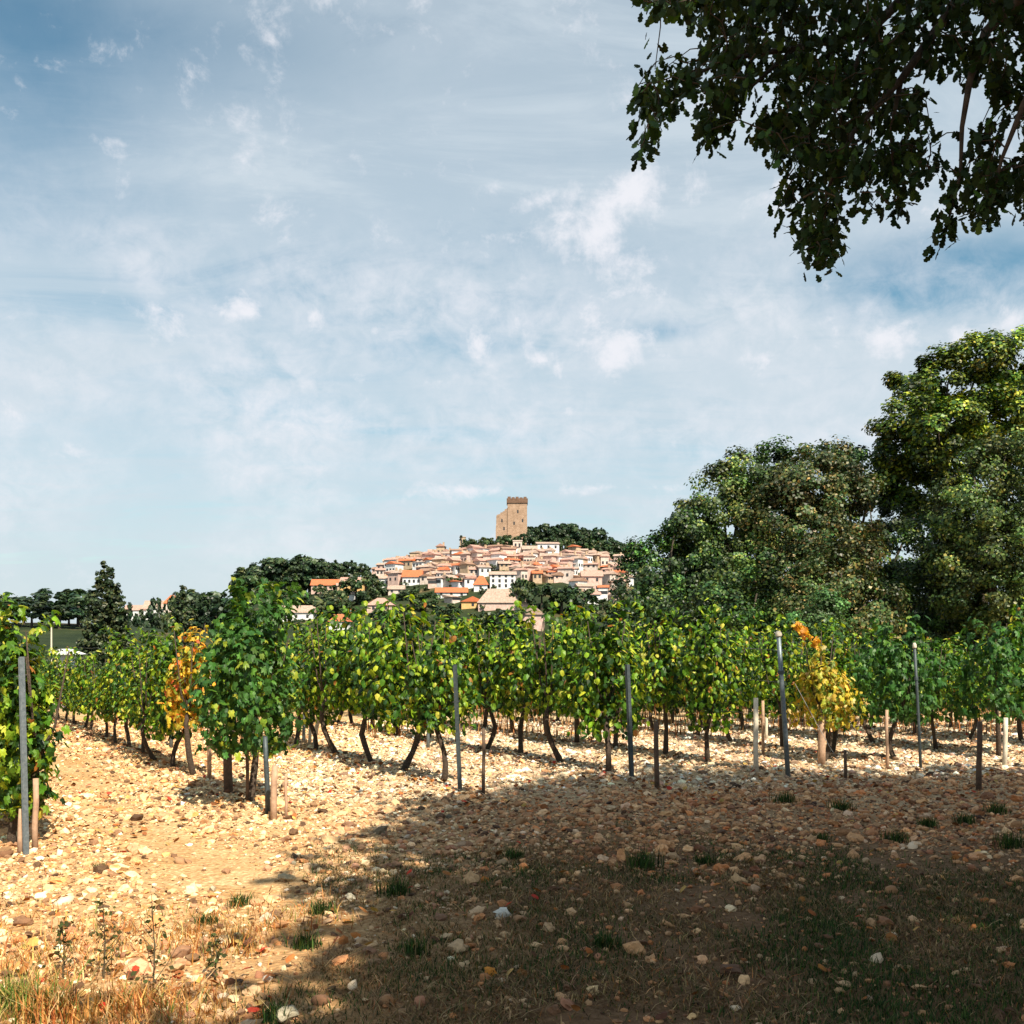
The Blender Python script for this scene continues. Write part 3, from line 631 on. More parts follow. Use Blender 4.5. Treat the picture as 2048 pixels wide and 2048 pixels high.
weed(195, 1850, 150, 'thin weed left of the tallest dark branching weed', 2)
weed(405, 1850, 95, 'small weed right of the tallest dark branching weed', 3)
weed(118, 1850, 110, 'dry weed nearer the lower left corner', 4)
# fallen leaves: along the rows, and a few bright ones
q = np.random.RandomState(31); x, y = scatter_xy(30000, 5, 25, q)
ph = np.abs(row_phase(x, y)); onrow = np.exp(-(ph / .30) ** 2) * (y > 11.0 + .27 * x)
cen = fbm(x, y, 95, 1.1, 3)
dn = .45 * onrow + .10 * sstep((cen - .2) / .2) + .22 * np.exp(-((y - (12.9 + .15 * x)) / .5) ** 2) + .30 * sstep((7.6 - y) / 1.6) * (x < -1)
dn += .05 * (y < 13) * (x > -1)
dn += .5 * np.exp(-((x + 3.9) / .30) ** 2 - ((y - 9.9) / .8) ** 2)
kp = q.rand(len(x)) < dn; x, y = x[kp], y[kp]; n = len(x)
V, Fc, C = scatter(GRAPE_LO[0], GRAPE_LO[1], np.stack([x, y, terrain(x, y) + .02 + .025 * q.rand(n)], 1), rot_from_normals(np.stack([q.randn(n) * .5, q.randn(n) * .5, np.ones(n)], 1), q.rand(n) * 6.28), .035 + .045 * q.rand(n),
                   pal([((.24, .095, .035), 5), ((.38, .14, .04), 3), ((.12, .055, .03), 5), ((.42, .05, .03), .8), ((.50, .30, .10), 2)], n, q))
tag(link('fallen_leaves', mesh_np('fallen_leaves', V, Fc, M_litter, C)), 'brown and red fallen leaves lying under the vine rows', 'leaf litter', kind='stuff')
for i, (a, b, s_, c, lab) in enumerate([(520, 1, 0, 0, '')][:0] + [(915, 1845, 20, (.55, .22, .04), 'bright orange fallen leaf on the shaded grass, lower centre'), (187, 2038 * .943, 16, (.55, .05, .03), 'red fallen leaf at the bottom left edge'),
        (260, 1845, 11, (.50, .06, .03), 'small red leaf on the shade line, lower left'), (960, 1728, 26, (.60, .58, .52), 'crumpled pale leaf or scrap in the shade, centre foreground'), (1180, 1795, 1, (.3, .1, .04), '')][:4]):
    gx, gy, gz = ground_at(a, b); k = s_ * 1024 / 1932 / F * gy; qq = np.random.RandomState(i)
    V, Fc, C = scatter(GRAPE[0] * np.array([1, 1, 2.5]), GRAPE[1], np.zeros((1, 3)), rot_from_normals(np.array([[.2, -.7, .8]]), np.array([i * 1.3])), np.array([k * 1.3]), np.array([c]))
    tag(link('fallen_leaf', mesh_np('fallen_leaf', V, Fc, M_litter, C), loc=(gx, gy, gz + .035)), lab, 'leaf')
# orange dry growth standing among the far trunks
q = np.random.RandomState(33); n = 9000; x = q.uniform(-3, 17, n); y = q.uniform(19, 31, n); kp = q.rand(n) < np.exp(-(row_phase(x, y) / .5) ** 2); x, y = x[kp], y[kp]
V, Fc, C = blades(x, y, .15 + .28 * q.rand(len(x)), [((.34, .15, .06), 4), ((.48, .26, .12), 3), ((.20, .10, .05), 3)], 34, .022, .4)
tag(link('dry_stalks', mesh_np('dry_stalks', V, Fc, M_grass, C)), 'rusty dry stalks standing between the far vine trunks', 'dry grass', kind='stuff')

# ------------------------------------------------------------------ broad crowns
def crown(lobes, n, size, palette, seed, clump=.55, tmpl=BROAD, mat=None, inner=.15, keep=None, up=.35, tone=.25, per=60):
    q = np.random.RandomState(seed); A = np.array(lobes, float)
    ar = (A[:, 3] * A[:, 4] + A[:, 4] * A[:, 5] + A[:, 3] * A[:, 5]); ar /= ar.sum()
    nc = max(14, n // per); li = q.choice(len(A), nc, p=ar); d = q.randn(nc, 3); d /= np.linalg.norm(d, axis=1, keepdims=True)
    rad = np.where(q.rand(nc) < inner, .45 + .4 * q.rand(nc), .86 + .17 * q.rand(nc))
    cc = A[li, :3] + d * A[li, 3:] * rad[:, None]
    # drop clumps deep inside another lobe
    ins = np.zeros(nc, bool)
    for j in range(len(A)): ins |= ((((cc - A[j, :3]) / A[j, 3:]) ** 2).sum(1) < .35)
    ok = ~ins | (q.rand(nc) < (.35 if per > 45 else 1.0)); cc, d, li = cc[ok], d[ok], li[ok]; nc = len(cc)
    ctone = np.exp(tone * q.randn(nc)); chue = q.rand(nc)
    ci = q.randint(0, nc, n); off = q.randn(n, 3); off /= np.linalg.norm(off, axis=1, keepdims=True)
    cs = clump * (.6 + .7 * q.rand(nc))
    P = cc[ci] + off * (cs[ci] * q.rand(n) ** .45)[:, None] * np.array([1, 1, .8])
    nr = off * .8 + d[ci] * .5 + q.randn(n, 3) * .45; nr[:, 2] += up
    C = pal(palette, n, q, .2) * ctone[ci][:, None]
    C[:, 0] *= (.8 + .45 * chue[ci])
    if keep is not None:
        k = keep(P); P, nr, C = P[k], nr[k], C[k]
    V, Fc, C = scatter(tmpl[0], tmpl[1], P, rot_from_normals(nr, q.rand(len(P)) * 6.28, .15), size * (.6 + .8 * q.rand(len(P))), C)
    return mesh_np('crown', V, Fc, mat or M_tree, C)
def tree(name, label, cat, base, trunk_h, tr, cmesh, group=None, limbs=None, crown_loc=(0, 0, 0), lab=None):
    e = empty(name, base); tag(e, label, cat, group); link('crown', cmesh, e, crown_loc)['kind'] = 'stuff'
    m = MB(); m.tube([(0, 0, -.3), (.05 * trunk_h, 0, trunk_h * .5), (0, .04 * trunk_h, trunk_h)], [tr * 1.25, tr, tr * .7], 8)
    for l in (limbs or []): m.tube([(0, 0, trunk_h * .8), l], [tr * .5, tr * .15], 6)
    m.build('trunk', M_oakbark, e, True); return e
def lobes_px(lst, Y):     # (px, py, half width px, half height px, depth factor, dy) in the 1932 photo -> local metres around origin at ground
    k = 1024 / 1932 / F * Y; out = []
    for (a, b, hw, hh, dy) in lst:
        p = at(a, b, Y + dy); out.append((p.x, p.y, p.z, hw * k, hw * k * .9, hh * k))
    return out
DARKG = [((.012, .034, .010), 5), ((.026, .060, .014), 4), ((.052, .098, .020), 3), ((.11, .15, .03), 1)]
OLIVE = [((.022, .048, .012), 4), ((.045, .082, .018), 4), ((.09, .13, .026), 3), ((.17, .19, .05), 1.2)]
BROWN = [((.035, .052, .016), 4), ((.065, .080, .022), 4), ((.13, .115, .038), 2.4), ((.22, .17, .06), 1.1), ((.030, .065, .016), 5)]
PINE = [((.035, .075, .012), 4), ((.085, .135, .015), 4), ((.17, .22, .018), 3), ((.26, .26, .03), 1), ((.014, .036, .010), 3)]
wood = [
 ('oak_tree', 'dark green oak, leftmost of the wood beside the village', [(1235, 1090, 70, 85, 0), (1275, 1010, 48, 58, 0), (1195, 1145, 42, 60, -2), (1310, 1060, 70, 110, 1), (1245, 1170, 80, 60, -1)], 46, DARKG, 15000, .20),
 ('oak_tree', 'olive green oak with a rounded top in the middle of the wood', [(1365, 965, 72, 85, 0), (1410, 895, 60, 45, 1), (1440, 960, 75, 90, 0), (1380, 1080, 90, 110, 0), (1310, 970, 40, 45, 0)], 48, OLIVE, 17000, .20),
 ('oak_tree', 'brownish oak with flowering crown, right of the olive one', [(1520, 910, 78, 65, 0), (1580, 880, 55, 48, 1), (1500, 990, 85, 90, -1), (1600, 960, 65, 90, 0)], 47, BROWN, 16000, .20),
 ('oak_tree', 'green oak behind the brownish crown, touching the pine', [(1600, 865, 60, 40, 0), (1650, 900, 55, 70, 0), (1480, 860, 50, 30, 0), (1680, 1010, 80, 120, 2), (1650, 1130, 90, 90, 1)], 52, DARKG, 13000, .22),
 ('shrub_oak', 'low brown-tinted bushy oak in front of the wood', [(1590, 1070, 82, 65, 0), (1530, 1130, 75, 60, 0), (1640, 1140, 60, 60, 0), (1600, 1180, 100, 50, 0)], 42, BROWN, 12000, .18),
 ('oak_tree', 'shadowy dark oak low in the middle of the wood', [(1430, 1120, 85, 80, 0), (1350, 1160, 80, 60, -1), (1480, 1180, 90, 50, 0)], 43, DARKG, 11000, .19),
 ('pine_tree', 'tall yellow-green pine rising highest at the right edge', [(1720, 720, 40, 42, 0), (1700, 790, 48, 45, -1), (1790, 720, 62, 60, 0), (1860, 680, 62, 52, 0), (1925, 690, 70, 60, 0), (1770, 810, 75, 60, -2), (1850, 790, 80, 60, -1), (1690, 850, 42, 50, 0), (1740, 900, 80, 60, 0), (1930, 800, 80, 70, 0)], 50, PINE, 26000, .24),
 ('oak_tree', 'light olive oak at the right edge below the pine', [(1835, 900, 70, 52, 0), (1900, 860, 60, 50, 0), (1860, 970, 100, 70, 0), (1940, 950, 80, 80, 0), (1880, 1040, 110, 70, 0)], 43, OLIVE, 18000, .19),
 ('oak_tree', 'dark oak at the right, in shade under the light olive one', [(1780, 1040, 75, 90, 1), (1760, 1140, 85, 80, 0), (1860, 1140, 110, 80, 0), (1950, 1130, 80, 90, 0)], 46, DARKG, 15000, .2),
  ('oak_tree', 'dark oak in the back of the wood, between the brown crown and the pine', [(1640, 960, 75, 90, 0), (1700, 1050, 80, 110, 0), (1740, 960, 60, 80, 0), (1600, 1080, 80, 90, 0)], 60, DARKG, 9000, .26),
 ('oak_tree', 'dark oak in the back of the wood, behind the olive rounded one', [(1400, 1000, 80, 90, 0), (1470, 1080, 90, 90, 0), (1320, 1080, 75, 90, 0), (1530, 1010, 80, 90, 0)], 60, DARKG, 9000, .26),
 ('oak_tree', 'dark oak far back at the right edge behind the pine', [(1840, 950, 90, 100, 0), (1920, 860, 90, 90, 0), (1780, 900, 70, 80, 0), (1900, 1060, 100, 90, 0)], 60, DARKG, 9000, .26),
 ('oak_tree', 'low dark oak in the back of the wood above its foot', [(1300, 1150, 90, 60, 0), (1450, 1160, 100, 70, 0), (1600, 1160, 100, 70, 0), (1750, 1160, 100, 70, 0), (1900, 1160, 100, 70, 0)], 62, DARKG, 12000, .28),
 ('shrub', 'small bright green bush at the foot of the wood', [(1560, 1150, 38, 32, 0), (1530, 1175, 40, 30, 0)], 38, [((.04, .10, .03), 3), ((.07, .15, .04), 3)], 2600, .15),
]
for i, (nm, lab, lb, Y, pl_, n, sz) in enumerate(wood):
    Ls = lobes_px(lb, Y); bx = float(np.mean([l[0] for l in Ls])); by = Y + 1; bz = tz(bx, by)
    if nm != 'pine_tree':      # skirts down to the ground
        low = sorted(Ls, key=lambda l: l[2])[:2]
        for l in low: Ls.append((l[0], l[1] + .5, max(bz + 1.3, l[2] - l[5] * 1.1), l[3] * 1.05, l[4], l[5] * 1.0))
    Ls = [(l[0] - bx, l[1] - by, l[2] - bz, l[3], l[4], l[5]) for l in Ls]
    th = max(2.0, float(np.mean([l[2] for l in Ls])))
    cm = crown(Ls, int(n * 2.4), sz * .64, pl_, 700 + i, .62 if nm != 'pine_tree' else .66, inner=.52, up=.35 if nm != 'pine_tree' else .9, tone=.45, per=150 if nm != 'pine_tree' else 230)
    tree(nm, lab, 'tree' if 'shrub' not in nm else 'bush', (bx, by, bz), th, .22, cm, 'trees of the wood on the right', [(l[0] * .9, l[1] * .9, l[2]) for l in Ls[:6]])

# ------------------------------------------------------------------ the overhanging oak
LEAFPOLY = np.array([(1205, -80), (1210, 0), (1240, 25), (1300, 18), (1335, 60), (1320, 118), (1240, 112), (1212, 160), (1170, 195), (1178, 218), (1205, 228), (1190, 280), (1212, 297), (1280, 292), (1335, 276), (1365, 200), (1420, 155), (1462, 175), (1410, 232), (1430, 270), (1462, 285),
   (1450, 345), (1458, 430), (1495, 440), (1520, 488), (1548, 500), (1582, 480), (1592, 402), (1640, 385), (1695, 405), (1712, 345), (1762, 318), (1800, 345), (1800, 400), (1760, 440), (1780, 462), (1832, 425), (1862, 412), (1900, 372), (1960, 400), (2100, 300), (2100, -80)], float)
def inpoly(x, y, P=LEAFPOLY):
    c = np.zeros(len(x), bool); j = len(P) - 1
    for i in range(len(P)):
        xi, yi = P[i]; xj, yj = P[j]
        c ^= ((yi > y) != (yj > y)) & (x < (xj - xi) * (y - yi) / (yj - yi + 1e-9) + xi); j = i
    return c
OAKPAL = [((.012, .028, .009), 5), ((.020, .044, .011), 4), ((.04, .085, .015), 1.5)]
oakA = empty('oak_tree', (6.2, -1.2, 0)); tag(oakA, 'dark oak hanging its lobed leaves over the upper right of the view', 'tree')
def world_to_local(P): return P - np.array([6.2, -1.2, 0])
# boughs: from the trunk forward and down into the picture (photo px, depth)
def bough(pts, r0, r1, n=8): 
    m.tube([tuple(world_to_local(np.array(p))) for p in pts], list(np.geomspace(r0, r1, len(pts))), n)
m = MB()
m.tube([(0, 0, -.3), (.1, 0, 1.5), (0, .1, 3.4), (-.1, .2, 5.2), (0, .3, 7.5)], [.48, .38, .33, .27, .14], 12)
HUB = np.array([6.1, -1.0, 4.6])
main = []
for path in ([(1900, -420, 6.4), (1760, -60, 6.6), (1640, 60, 6.6), (1500, 90, 6.4), (1380, 110, 6.2), (1290, 150, 6.1), (1215, 190, 6.0)],
             [(2000, -380, 6.2), (1800, 10, 6.3), (1700, 150, 6.2), (1610, 250, 6.0), (1560, 360, 5.9), (1552, 470, 5.9)],
             [(2200, -300, 6.0), (1960, -40, 5.9), (1860, 60, 5.9), (1830, 150, 5.8), (1815, 240, 5.8), (1812, 330, 5.8), (1780, 450, 5.8)],
             [(2250, -250, 5.8), (2000, 60, 5.6), (1930, 200, 5.6), (1890, 300, 5.6), (1865, 400, 5.6)],
             [(1820, -420, 6.8), (1500, -120, 6.8), (1340, -20, 6.6), (1240, 5, 6.6)],
             [(1640, 60, 6.6), (1600, 160, 6.6), (1520, 220, 6.4), (1430, 240, 6.3)],
             [(1700, 150, 6.2), (1680, 250, 6.2), (1690, 390, 6.1)],
             [(1500, 90, 6.4), (1400, 180, 6.3), (1330, 262, 6.2)]):
    W = [np.array(at(*p)[:]) for p in path]; main.append(W)
    if path[0][1] < -200: W2 = [HUB, (HUB + W[0]) / 2 + np.array([0, 0, .5])] + W; bough(W2, .14, .006, 8)
    else: bough(W, .018, .004, 6)
# leaf clusters inside the outline, each on its own twig from the nearest bough
q = np.random.RandomState(55)
n = 1900; cx = q.uniform(1170, 2010, n); cy = q.uniform(-70, 505, n); ok = inpoly(cx, cy)
hole = vnoise(cx, cy, 58, 1 / 34.) + .5 * vnoise(cx, cy, 59, 1 / 12.)
sparse = ((cx > 1735) & (cy > 130) & (cx < 1850)) * .8 + ((cx < 1350) & (cy < 330)) * .42 + ((cx > 1640) & (cy > 120)) * .18 + (cy > 300) * .12
ok &= (hole > -.24 + .36 * sparse) & (q.rand(n) > .45 * sparse)
cx, cy = cx[ok], cy[ok]; nC = len(cx); dep = 5.5 + 1.9 * q.rand(nC)
BP = []
for W in main:
    for a_, b_ in zip(W[:-1], W[1:]):
        for t in np.linspace(0, 1, 6): BP.append(a_ * (1 - t) + b_ * t)
for W in main:                                            # leaf clusters along the ends of the boughs themselves
    for t in np.linspace(.25, 1, 7):
        p = W[-2] * (1 - t) + W[-1] * t; cx = np.append(cx, ((p[0] / p[1] * F) + 512) * 1932 / 1024); cy = np.append(cy, (HOR - (p[2] - EYE) / p[1] * F) * 1932 / 1024); dep = np.append(dep, p[1])
nC = len(cx); CC = np.array([at(a_, b_, c_)[:] for a_, b_, c_ in zip(cx, cy, dep)])
BP = np.array(BP); d0 = np.array([((BP - c) ** 2).sum(1).min() for c in CC]); NODES = list(BP); LP = []; LN = []; TIP = []
for i in np.argsort(d0):
    c = CC[i]; A_ = np.array(NODES); dd = ((A_ - c) ** 2).sum(1); bp = A_[np.argmin(dd)]; d = math.sqrt(dd.min())
    if d > .9: continue
    mid = (bp + c) / 2 + np.array([.02, 0, .18 * d]); NODES += [c, mid]
    m.tube([tuple(world_to_local(bp)), tuple(world_to_local(mid)), tuple(world_to_local(c))], [.0052, .0040, .0028], 4, cap=False)
    k = q.randint(6, 11); dirn = (c - bp) / (d + 1e-6)
    off = q.randn(k, 3) * .036 + dirn * (q.rand(k, 1) - .6) * min(d, .3); LP.append(c + off); LN.append(off * 4 + q.randn(k, 3) * .7 + np.array([0, -.5, .1]))
LP = np.concatenate(LP); LN = np.concatenate(LN)
# edge leaves must not spill far outside; order so the biggest-showing leaves become parts
nL = len(LP); perm = q.permutation(nL)
RM = rot_from_normals(LN, q.rand(nL) * 6.28, .55); SCL = .058 + .036 * q.rand(nL); CL = pal(OAKPAL, nL, q, .2)
OLM = [leafmesh(640 + i, OAKPAL, OAKLEAF, M_oak) for i in range(8)]
for i in perm[:300]:
    o = link('leaf', OLM[i % 8], oakA); o.matrix_local = Matrix.Translation(world_to_local(LP[i])) @ Matrix(RM[i].tolist()).to_4x4() @ Matrix.Scale(float(SCL[i]), 4)
rest = perm[300:]
V, Fc, C = scatter(OAKLEAF[0], OAKLEAF[1], world_to_local(LP[rest]), RM[rest], SCL[rest], CL[rest])
link('foliage', mesh_np('foliage', V, Fc, M_oak, C), oakA)['kind'] = 'stuff'
def keep_out(base):
    base = np.array(base)
    def f(P):
        W = P + base; y = W[:, 1]; front = y > .3; yy = np.where(front, y, 1)
        px = (512 + 1000 * W[:, 0] / yy) * 1932 / 1024; py = (640 - 1000 * (W[:, 2] - EYE) / yy) * 1932 / 1024
        inframe = front & (px > -60) & (px < 1990) & (py > -50)
        return ~inframe
    return f
def filled(lobes, n, size, palette, seed, keep):
    q = np.random.RandomState(seed); A = np.array(lobes, float); vol = A[:, 3] * A[:, 4] * A[:, 5]; vol = vol / vol.sum()
    nc = n // 40; li = q.choice(len(A), nc, p=vol); d = q.randn(nc, 3); d /= np.linalg.norm(d, axis=1, keepdims=True)
    cc = A[li, :3] + d * A[li, 3:] * (q.rand(nc) ** .4)[:, None]; ci = q.randint(0, nc, n)
    P = cc[ci] + q.randn(n, 3) * .32; k = keep(P); P = P[k]; n = len(P)
    nr = q.randn(n, 3); nr[:, 2] += 1.1
    V, Fc, C = scatter(BROAD[0], BROAD[1], P, rot_from_normals(nr, q.rand(n) * 6.28, .1), size * (.6 + .8 * q.rand(n)), pal(palette, n, q, .2)); return mesh_np('crown', V, Fc, M_oak, C)
bA = (6.2, -1.2, 0)
lob = [(3.75, 0.6, 8.2, 2.1, 4.2, 1.7), (4.5, 4.6, 8.3, 2.3, 2.6, 1.5), (5.8, 1, 9.0, 3.6, 5.5, 2.2), (6.5, 5.2, 8.8, 3.2, 3.0, 1.7), (9.5, 2.5, 8.6, 3.6, 5.0, 2.2), (6.5, -4.0, 8.0, 5.0, 3.6, 2.4), (2.9, -3.4, 7.6, 2.0, 3.0, 1.7)]
lob = [(a - bA[0], b - bA[1], c, d, e, f) for a, b, c, d, e, f in lob]
link('crown', filled([l for i, l in enumerate(lob) if i not in (1, 3)], 46000, .20, OAKPAL, 71, keep_out(bA)), oakA)['kind'] = 'stuff'
link('crown', filled([lob[1], lob[3]], 11500, .17, OAKPAL, 73, keep_out(bA)), oakA)['kind'] = 'stuff'
for l in lob: m.tube([(0, .2, 4.8), (l[0] * .5, l[1] * .5, 6.9), (l[0], l[1], l[2])], [.16, .10, .03], 7)
m.build('trunk', M_oakbark, oakA, True)
bB = (13.5, 1.5, 0)
oakB = empty('oak_tree', bB); tag(oakB, 'second dark oak standing beyond the right edge, shading the headland', 'tree')
lobB = [(0, 2.5, 8.6, 4.0, 4.6, 2.2), (-2.2, 4.6, 8.2, 2.6, 2.6, 1.6), (3, 5.0, 8.4, 3.6, 3.6, 1.9), (2.5, -2, 8.2, 4.2, 4.0, 2.2), (-2, -2.5, 8, 3.4, 3.6, 2.2)]
link('crown', filled(lobB, 42000, .22, OAKPAL, 72, keep_out(bB)), oakB)['kind'] = 'stuff'
m = MB(); m.tube([(0, 0, -.3), (-.1, .1, 2), (0, 0, 4), (.1, .2, 7.5)], [.5, .38, .32, .12], 12)
for l in lobB: m.tube([(0, 0, 4.2), (l[0] * .5, l[1] * .5, 6.8), (l[0], l[1], l[2])], [.16, .10, .03], 7)
m.build('trunk', M_oakbark, oakB, True)

# ------------------------------------------------------------------ the village
def wallmat(name, a, b): return plain(name, tuple(v * .85 for v in a), b, .9, .9, .4, .05)
W_cream = wallmat('cream_render', (.46, .37, .32), (.68, .58, .52)); W_pink = wallmat('pink_render', (.48, .32, .27), (.66, .48, .42)); W_white = wallmat('white_render', (.62, .62, .62), (.80, .80, .80))
W_stone = wallmat('rubble_stone', (.36, .26, .17), (.54, .40, .28)); W_ochre = wallmat('ochre_render', (.60, .36, .13), (.68, .44, .20)); M_glass = plain('dark_window', (.02, .022, .025), (.05, .05, .055), 3, .3, .1, .01)
def roofmat(name, a, b):
    m, t, bb, o = new_mat(name); n = noise_n(t, 1.3, 6, .7); c = t.nodes.new('ShaderNodeTexCoord')
    wv = N(t, 'ShaderNodeTexWave', Scale=2.2, Distortion=.3); t.links.new(c.outputs['Object'], wv.inputs[0])
    cc = mix(t, 1.0, ramp(t, n, [(.3, a), (.7, b)]), ramp(t, wv.outputs[1], [(0, (.72, .72, .72)), (1, (1.1, 1.1, 1.1))]), 'MULTIPLY')
    t.links.new(cc, bb.inputs['Base Color']); bb.inputs['Roughness'].default_value = .9; bump(t, bb, wv.outputs[1], .7, .08); return m
R_pink = roofmat('pink_tile', (.38, .20, .155), (.62, .39, .32)); R_tan = roofmat('tan_tile', (.32, .21, .16), (.60, .45, .37)); R_red = roofmat('red_tile', (.50, .12, .05), (.62, .20, .08)); R_brown = roofmat('brown_tile', (.24, .13, .09), (.40, .25, .17))
WN = {W_cream: 'cream', W_pink: 'pinkish', W_white: 'white', W_stone: 'stone', W_ochre: 'ochre'}; RN = {R_pink: 'pink', R_tan: 'tan', R_red: 'red', R_brown: 'brown'}
def house(base, wd, dp, h, rh, yaw, wm, rm, label, group, kind='gable', nwin=3, storeys=1, chim=False, name='house'):
    e = empty(name, base, yaw); tag(e, label, 'house', group)
    MB().box(-wd / 2, wd / 2, -dp / 2, dp / 2, -3, h).build('wall', wm, e)
    o = .6; x, y = wd / 2 + o, dp / 2 + o; z0 = h - .12; r_ = MB()
    if kind == 'gable': r_.add([(-x, -y, z0), (x, -y, z0), (x, y, z0), (-x, y, z0), (-x, 0, h + rh), (x, 0, h + rh)], [(0, 1, 5, 4), (2, 3, 4, 5), (1, 2, 5), (3, 0, 4), (0, 3, 2, 1)])
    elif kind == 'cross': r_.add([(-x, -y, z0), (x, -y, z0), (x, y, z0), (-x, y, z0), (0, -y, h + rh), (0, y, h + rh)], [(0, 1, 4), (1, 2, 5, 4), (2, 3, 5), (3, 0, 4, 5), (0, 3, 2, 1)])
    elif kind == 'hip': t = min(x * .75, y); r_.add([(-x, -y, z0), (x, -y, z0), (x, y, z0), (-x, y, z0), (-x + t, 0, h + rh), (x - t, 0, h + rh)], [(0, 1, 5, 4), (2, 3, 4, 5), (1, 2, 5), (3, 0, 4), (0, 3, 2, 1)])
    else: r_.add([(-x, -y, z0), (x, -y, z0), (x, y, z0), (-x, y, z0), (-x, y, h + rh), (x, y, h + rh)], [(0, 1, 5, 4), (1, 2, 5), (2, 3, 4, 5), (3, 0, 4), (0, 3, 2, 1)])
    ro = r_.build('roof', rm, e)
    if chim: MB().box(wd * .2, wd * .2 + .9, -.4, .5, h + rh * .2, h + rh + .9).build('chimney', W_stone, ro)
    if nwin:
        wm_ = MB().box(-.55, .55, -.06, .05, 0, 1.5).mesh('window', M_glass)
        for s in range(storeys):
            for i in range(nwin):
                link('window', wm_, e, (-wd / 2 + wd * (i + .5) / nwin, -dp / 2, h * (s + .3) / storeys * 1.0 + .2))
    return e
K = 1024 / 1932 / F
key = [ # x0,x1,ridge,eave,base, wall, roof, kind, nwin, storeys, label
 (758, 796, 1075, 1089, 1106, W_white, R_red, 'gable', 4, 1, 'long white house under a bright orange-red roof, left of centre'),
 (922, 974, 1077, 1084, 1112, W_white, R_tan, 'gable', 4, 3, 'tall white house with rows of dark windows above the big roof'),
 (900, 998, 1110, 1137, 1152, W_pink, R_tan, 'hip', 0, 1, 'big building under a wide sloping pinkish hipped roof'),
 (893, 922, 1086, 1104, 1118, W_white, R_red, 'hip', 1, 1, 'small house with bright orange pyramid roof by the tall white house'),
 (820, 882, 1108, 1118, 1128, W_white, R_red, 'gable', 3, 1, 'low house with long red roof left of the big hipped roof'),
 (1097, 1138, 1076, 1088, 1118, W_pink, R_pink, 'gable', 2, 2, 'tall pink house standing apart at the edge of the wood'),
 (1106, 1134, 1116, 1122, 1142, W_white, R_pink, 'gable', 2, 1, 'white house low at the edge of the wood'),
 (984, 1030, 1142, 1160, 1192, W_pink, R_tan, 'cross', 1, 1, 'pale gabled house rising just behind the vine tops'),
 (525, 592, 1142, 1156, 1172, W_white, R_tan, 'gable', 3, 1, 'white low farmhouse with pale roof behind the left vines'),
 (618, 658, 1158, 1172, 1190, W_white, R_red, 'hip', 1, 1, 'white house with orange roof peeping between vine tops'),
 (640, 688, 1088, 1100, 1126, W_ochre, R_pink, 'gable', 3, 2, 'ochre house below the dark pine ridge'),
 (585, 645, 1092, 1104, 1118, W_pink, R_red, 'gable', 3, 1, 'long low house with reddish roof under the pine ridge'),
 (690, 742, 1128, 1142, 1156, W_pink, R_pink, 'hip', 2, 1, 'pink-roofed villa left of the dark garden trees'),
 (510, 574, 1098, 1108, 1120, W_cream, R_pink, 'gable', 3, 1, 'pale house below the left end of the pine ridge'),
 (1012, 1056, 1020, 1026, 1054, W_white, R_tan, 'lean', 3, 2, 'large white building under the hilltop trees'),
 (985, 1014, 1028, 1036, 1056, W_cream, R_tan, 'gable', 2, 2, 'cream house with tan roof beside the large white hilltop building'),
 (868, 915, 1126, 1136, 1150, W_ochre, R_red, 'cross', 1, 1, 'ochre house with red gable in front of the hipped roof'),
 (606, 626, 1056, 1062, 1078, W_ochre, R_tan, 'gable', 2, 1, 'small ochre house on the pine ridge'),
 (730, 762, 1104, 1112, 1122, W_cream, R_tan, 'gable', 2, 1, 'low cream house left of the white red-roofed house'),
 (232, 275, 1136, 1146, 1166, W_white, R_pink, 'gable', 2, 1, 'leftmost white villa right of the big conical tree'),
 (268, 312, 1132, 1148, 1168, W_white, R_tan, 'gable', 3, 1, 'middle white villa between the two conical trees'),
 (306, 334, 1122, 1138, 1166, W_cream, R_red, 'hip', 2, 1, 'red-roofed villa next to the smaller conical tree'),
]
placed = []
for (x0, x1, yr, ye, yb, wm, rm, kd, nw, st, lab) in key:
    gx, gy, gz = far_at((x0 + x1) / 2, yb, 200 if x1 < 340 else 330); k = K * gy; wd = (x1 - x0) * k - .9
    house((gx, gy + 5, gz), wd, 8.5, (yb - ye) * k, max(.8, (ye - yr) * k * 1.0), rnd.uniform(-.06, .06), wm, rm, lab, None, kd, nw, st, name='house')
    placed.append((x0, x1, yr, yb))
GREEN = [(955, 1022, 1098, 1150), (745, 815, 1108, 1150), (1000, 1090, 1100, 1150), (680, 715, 1060, 1130), (840, 880, 1082, 1102), (880, 1000, 1015, 1046), (1060, 1180, 1000, 1042)]
zones = [(480, 760, 'on the left slope'), (760, 900, 'on the slope left of the tower'), (900, 1010, 'below the tower'), (1010, 1300, 'on the right slope near the wood')]
cnt = 0
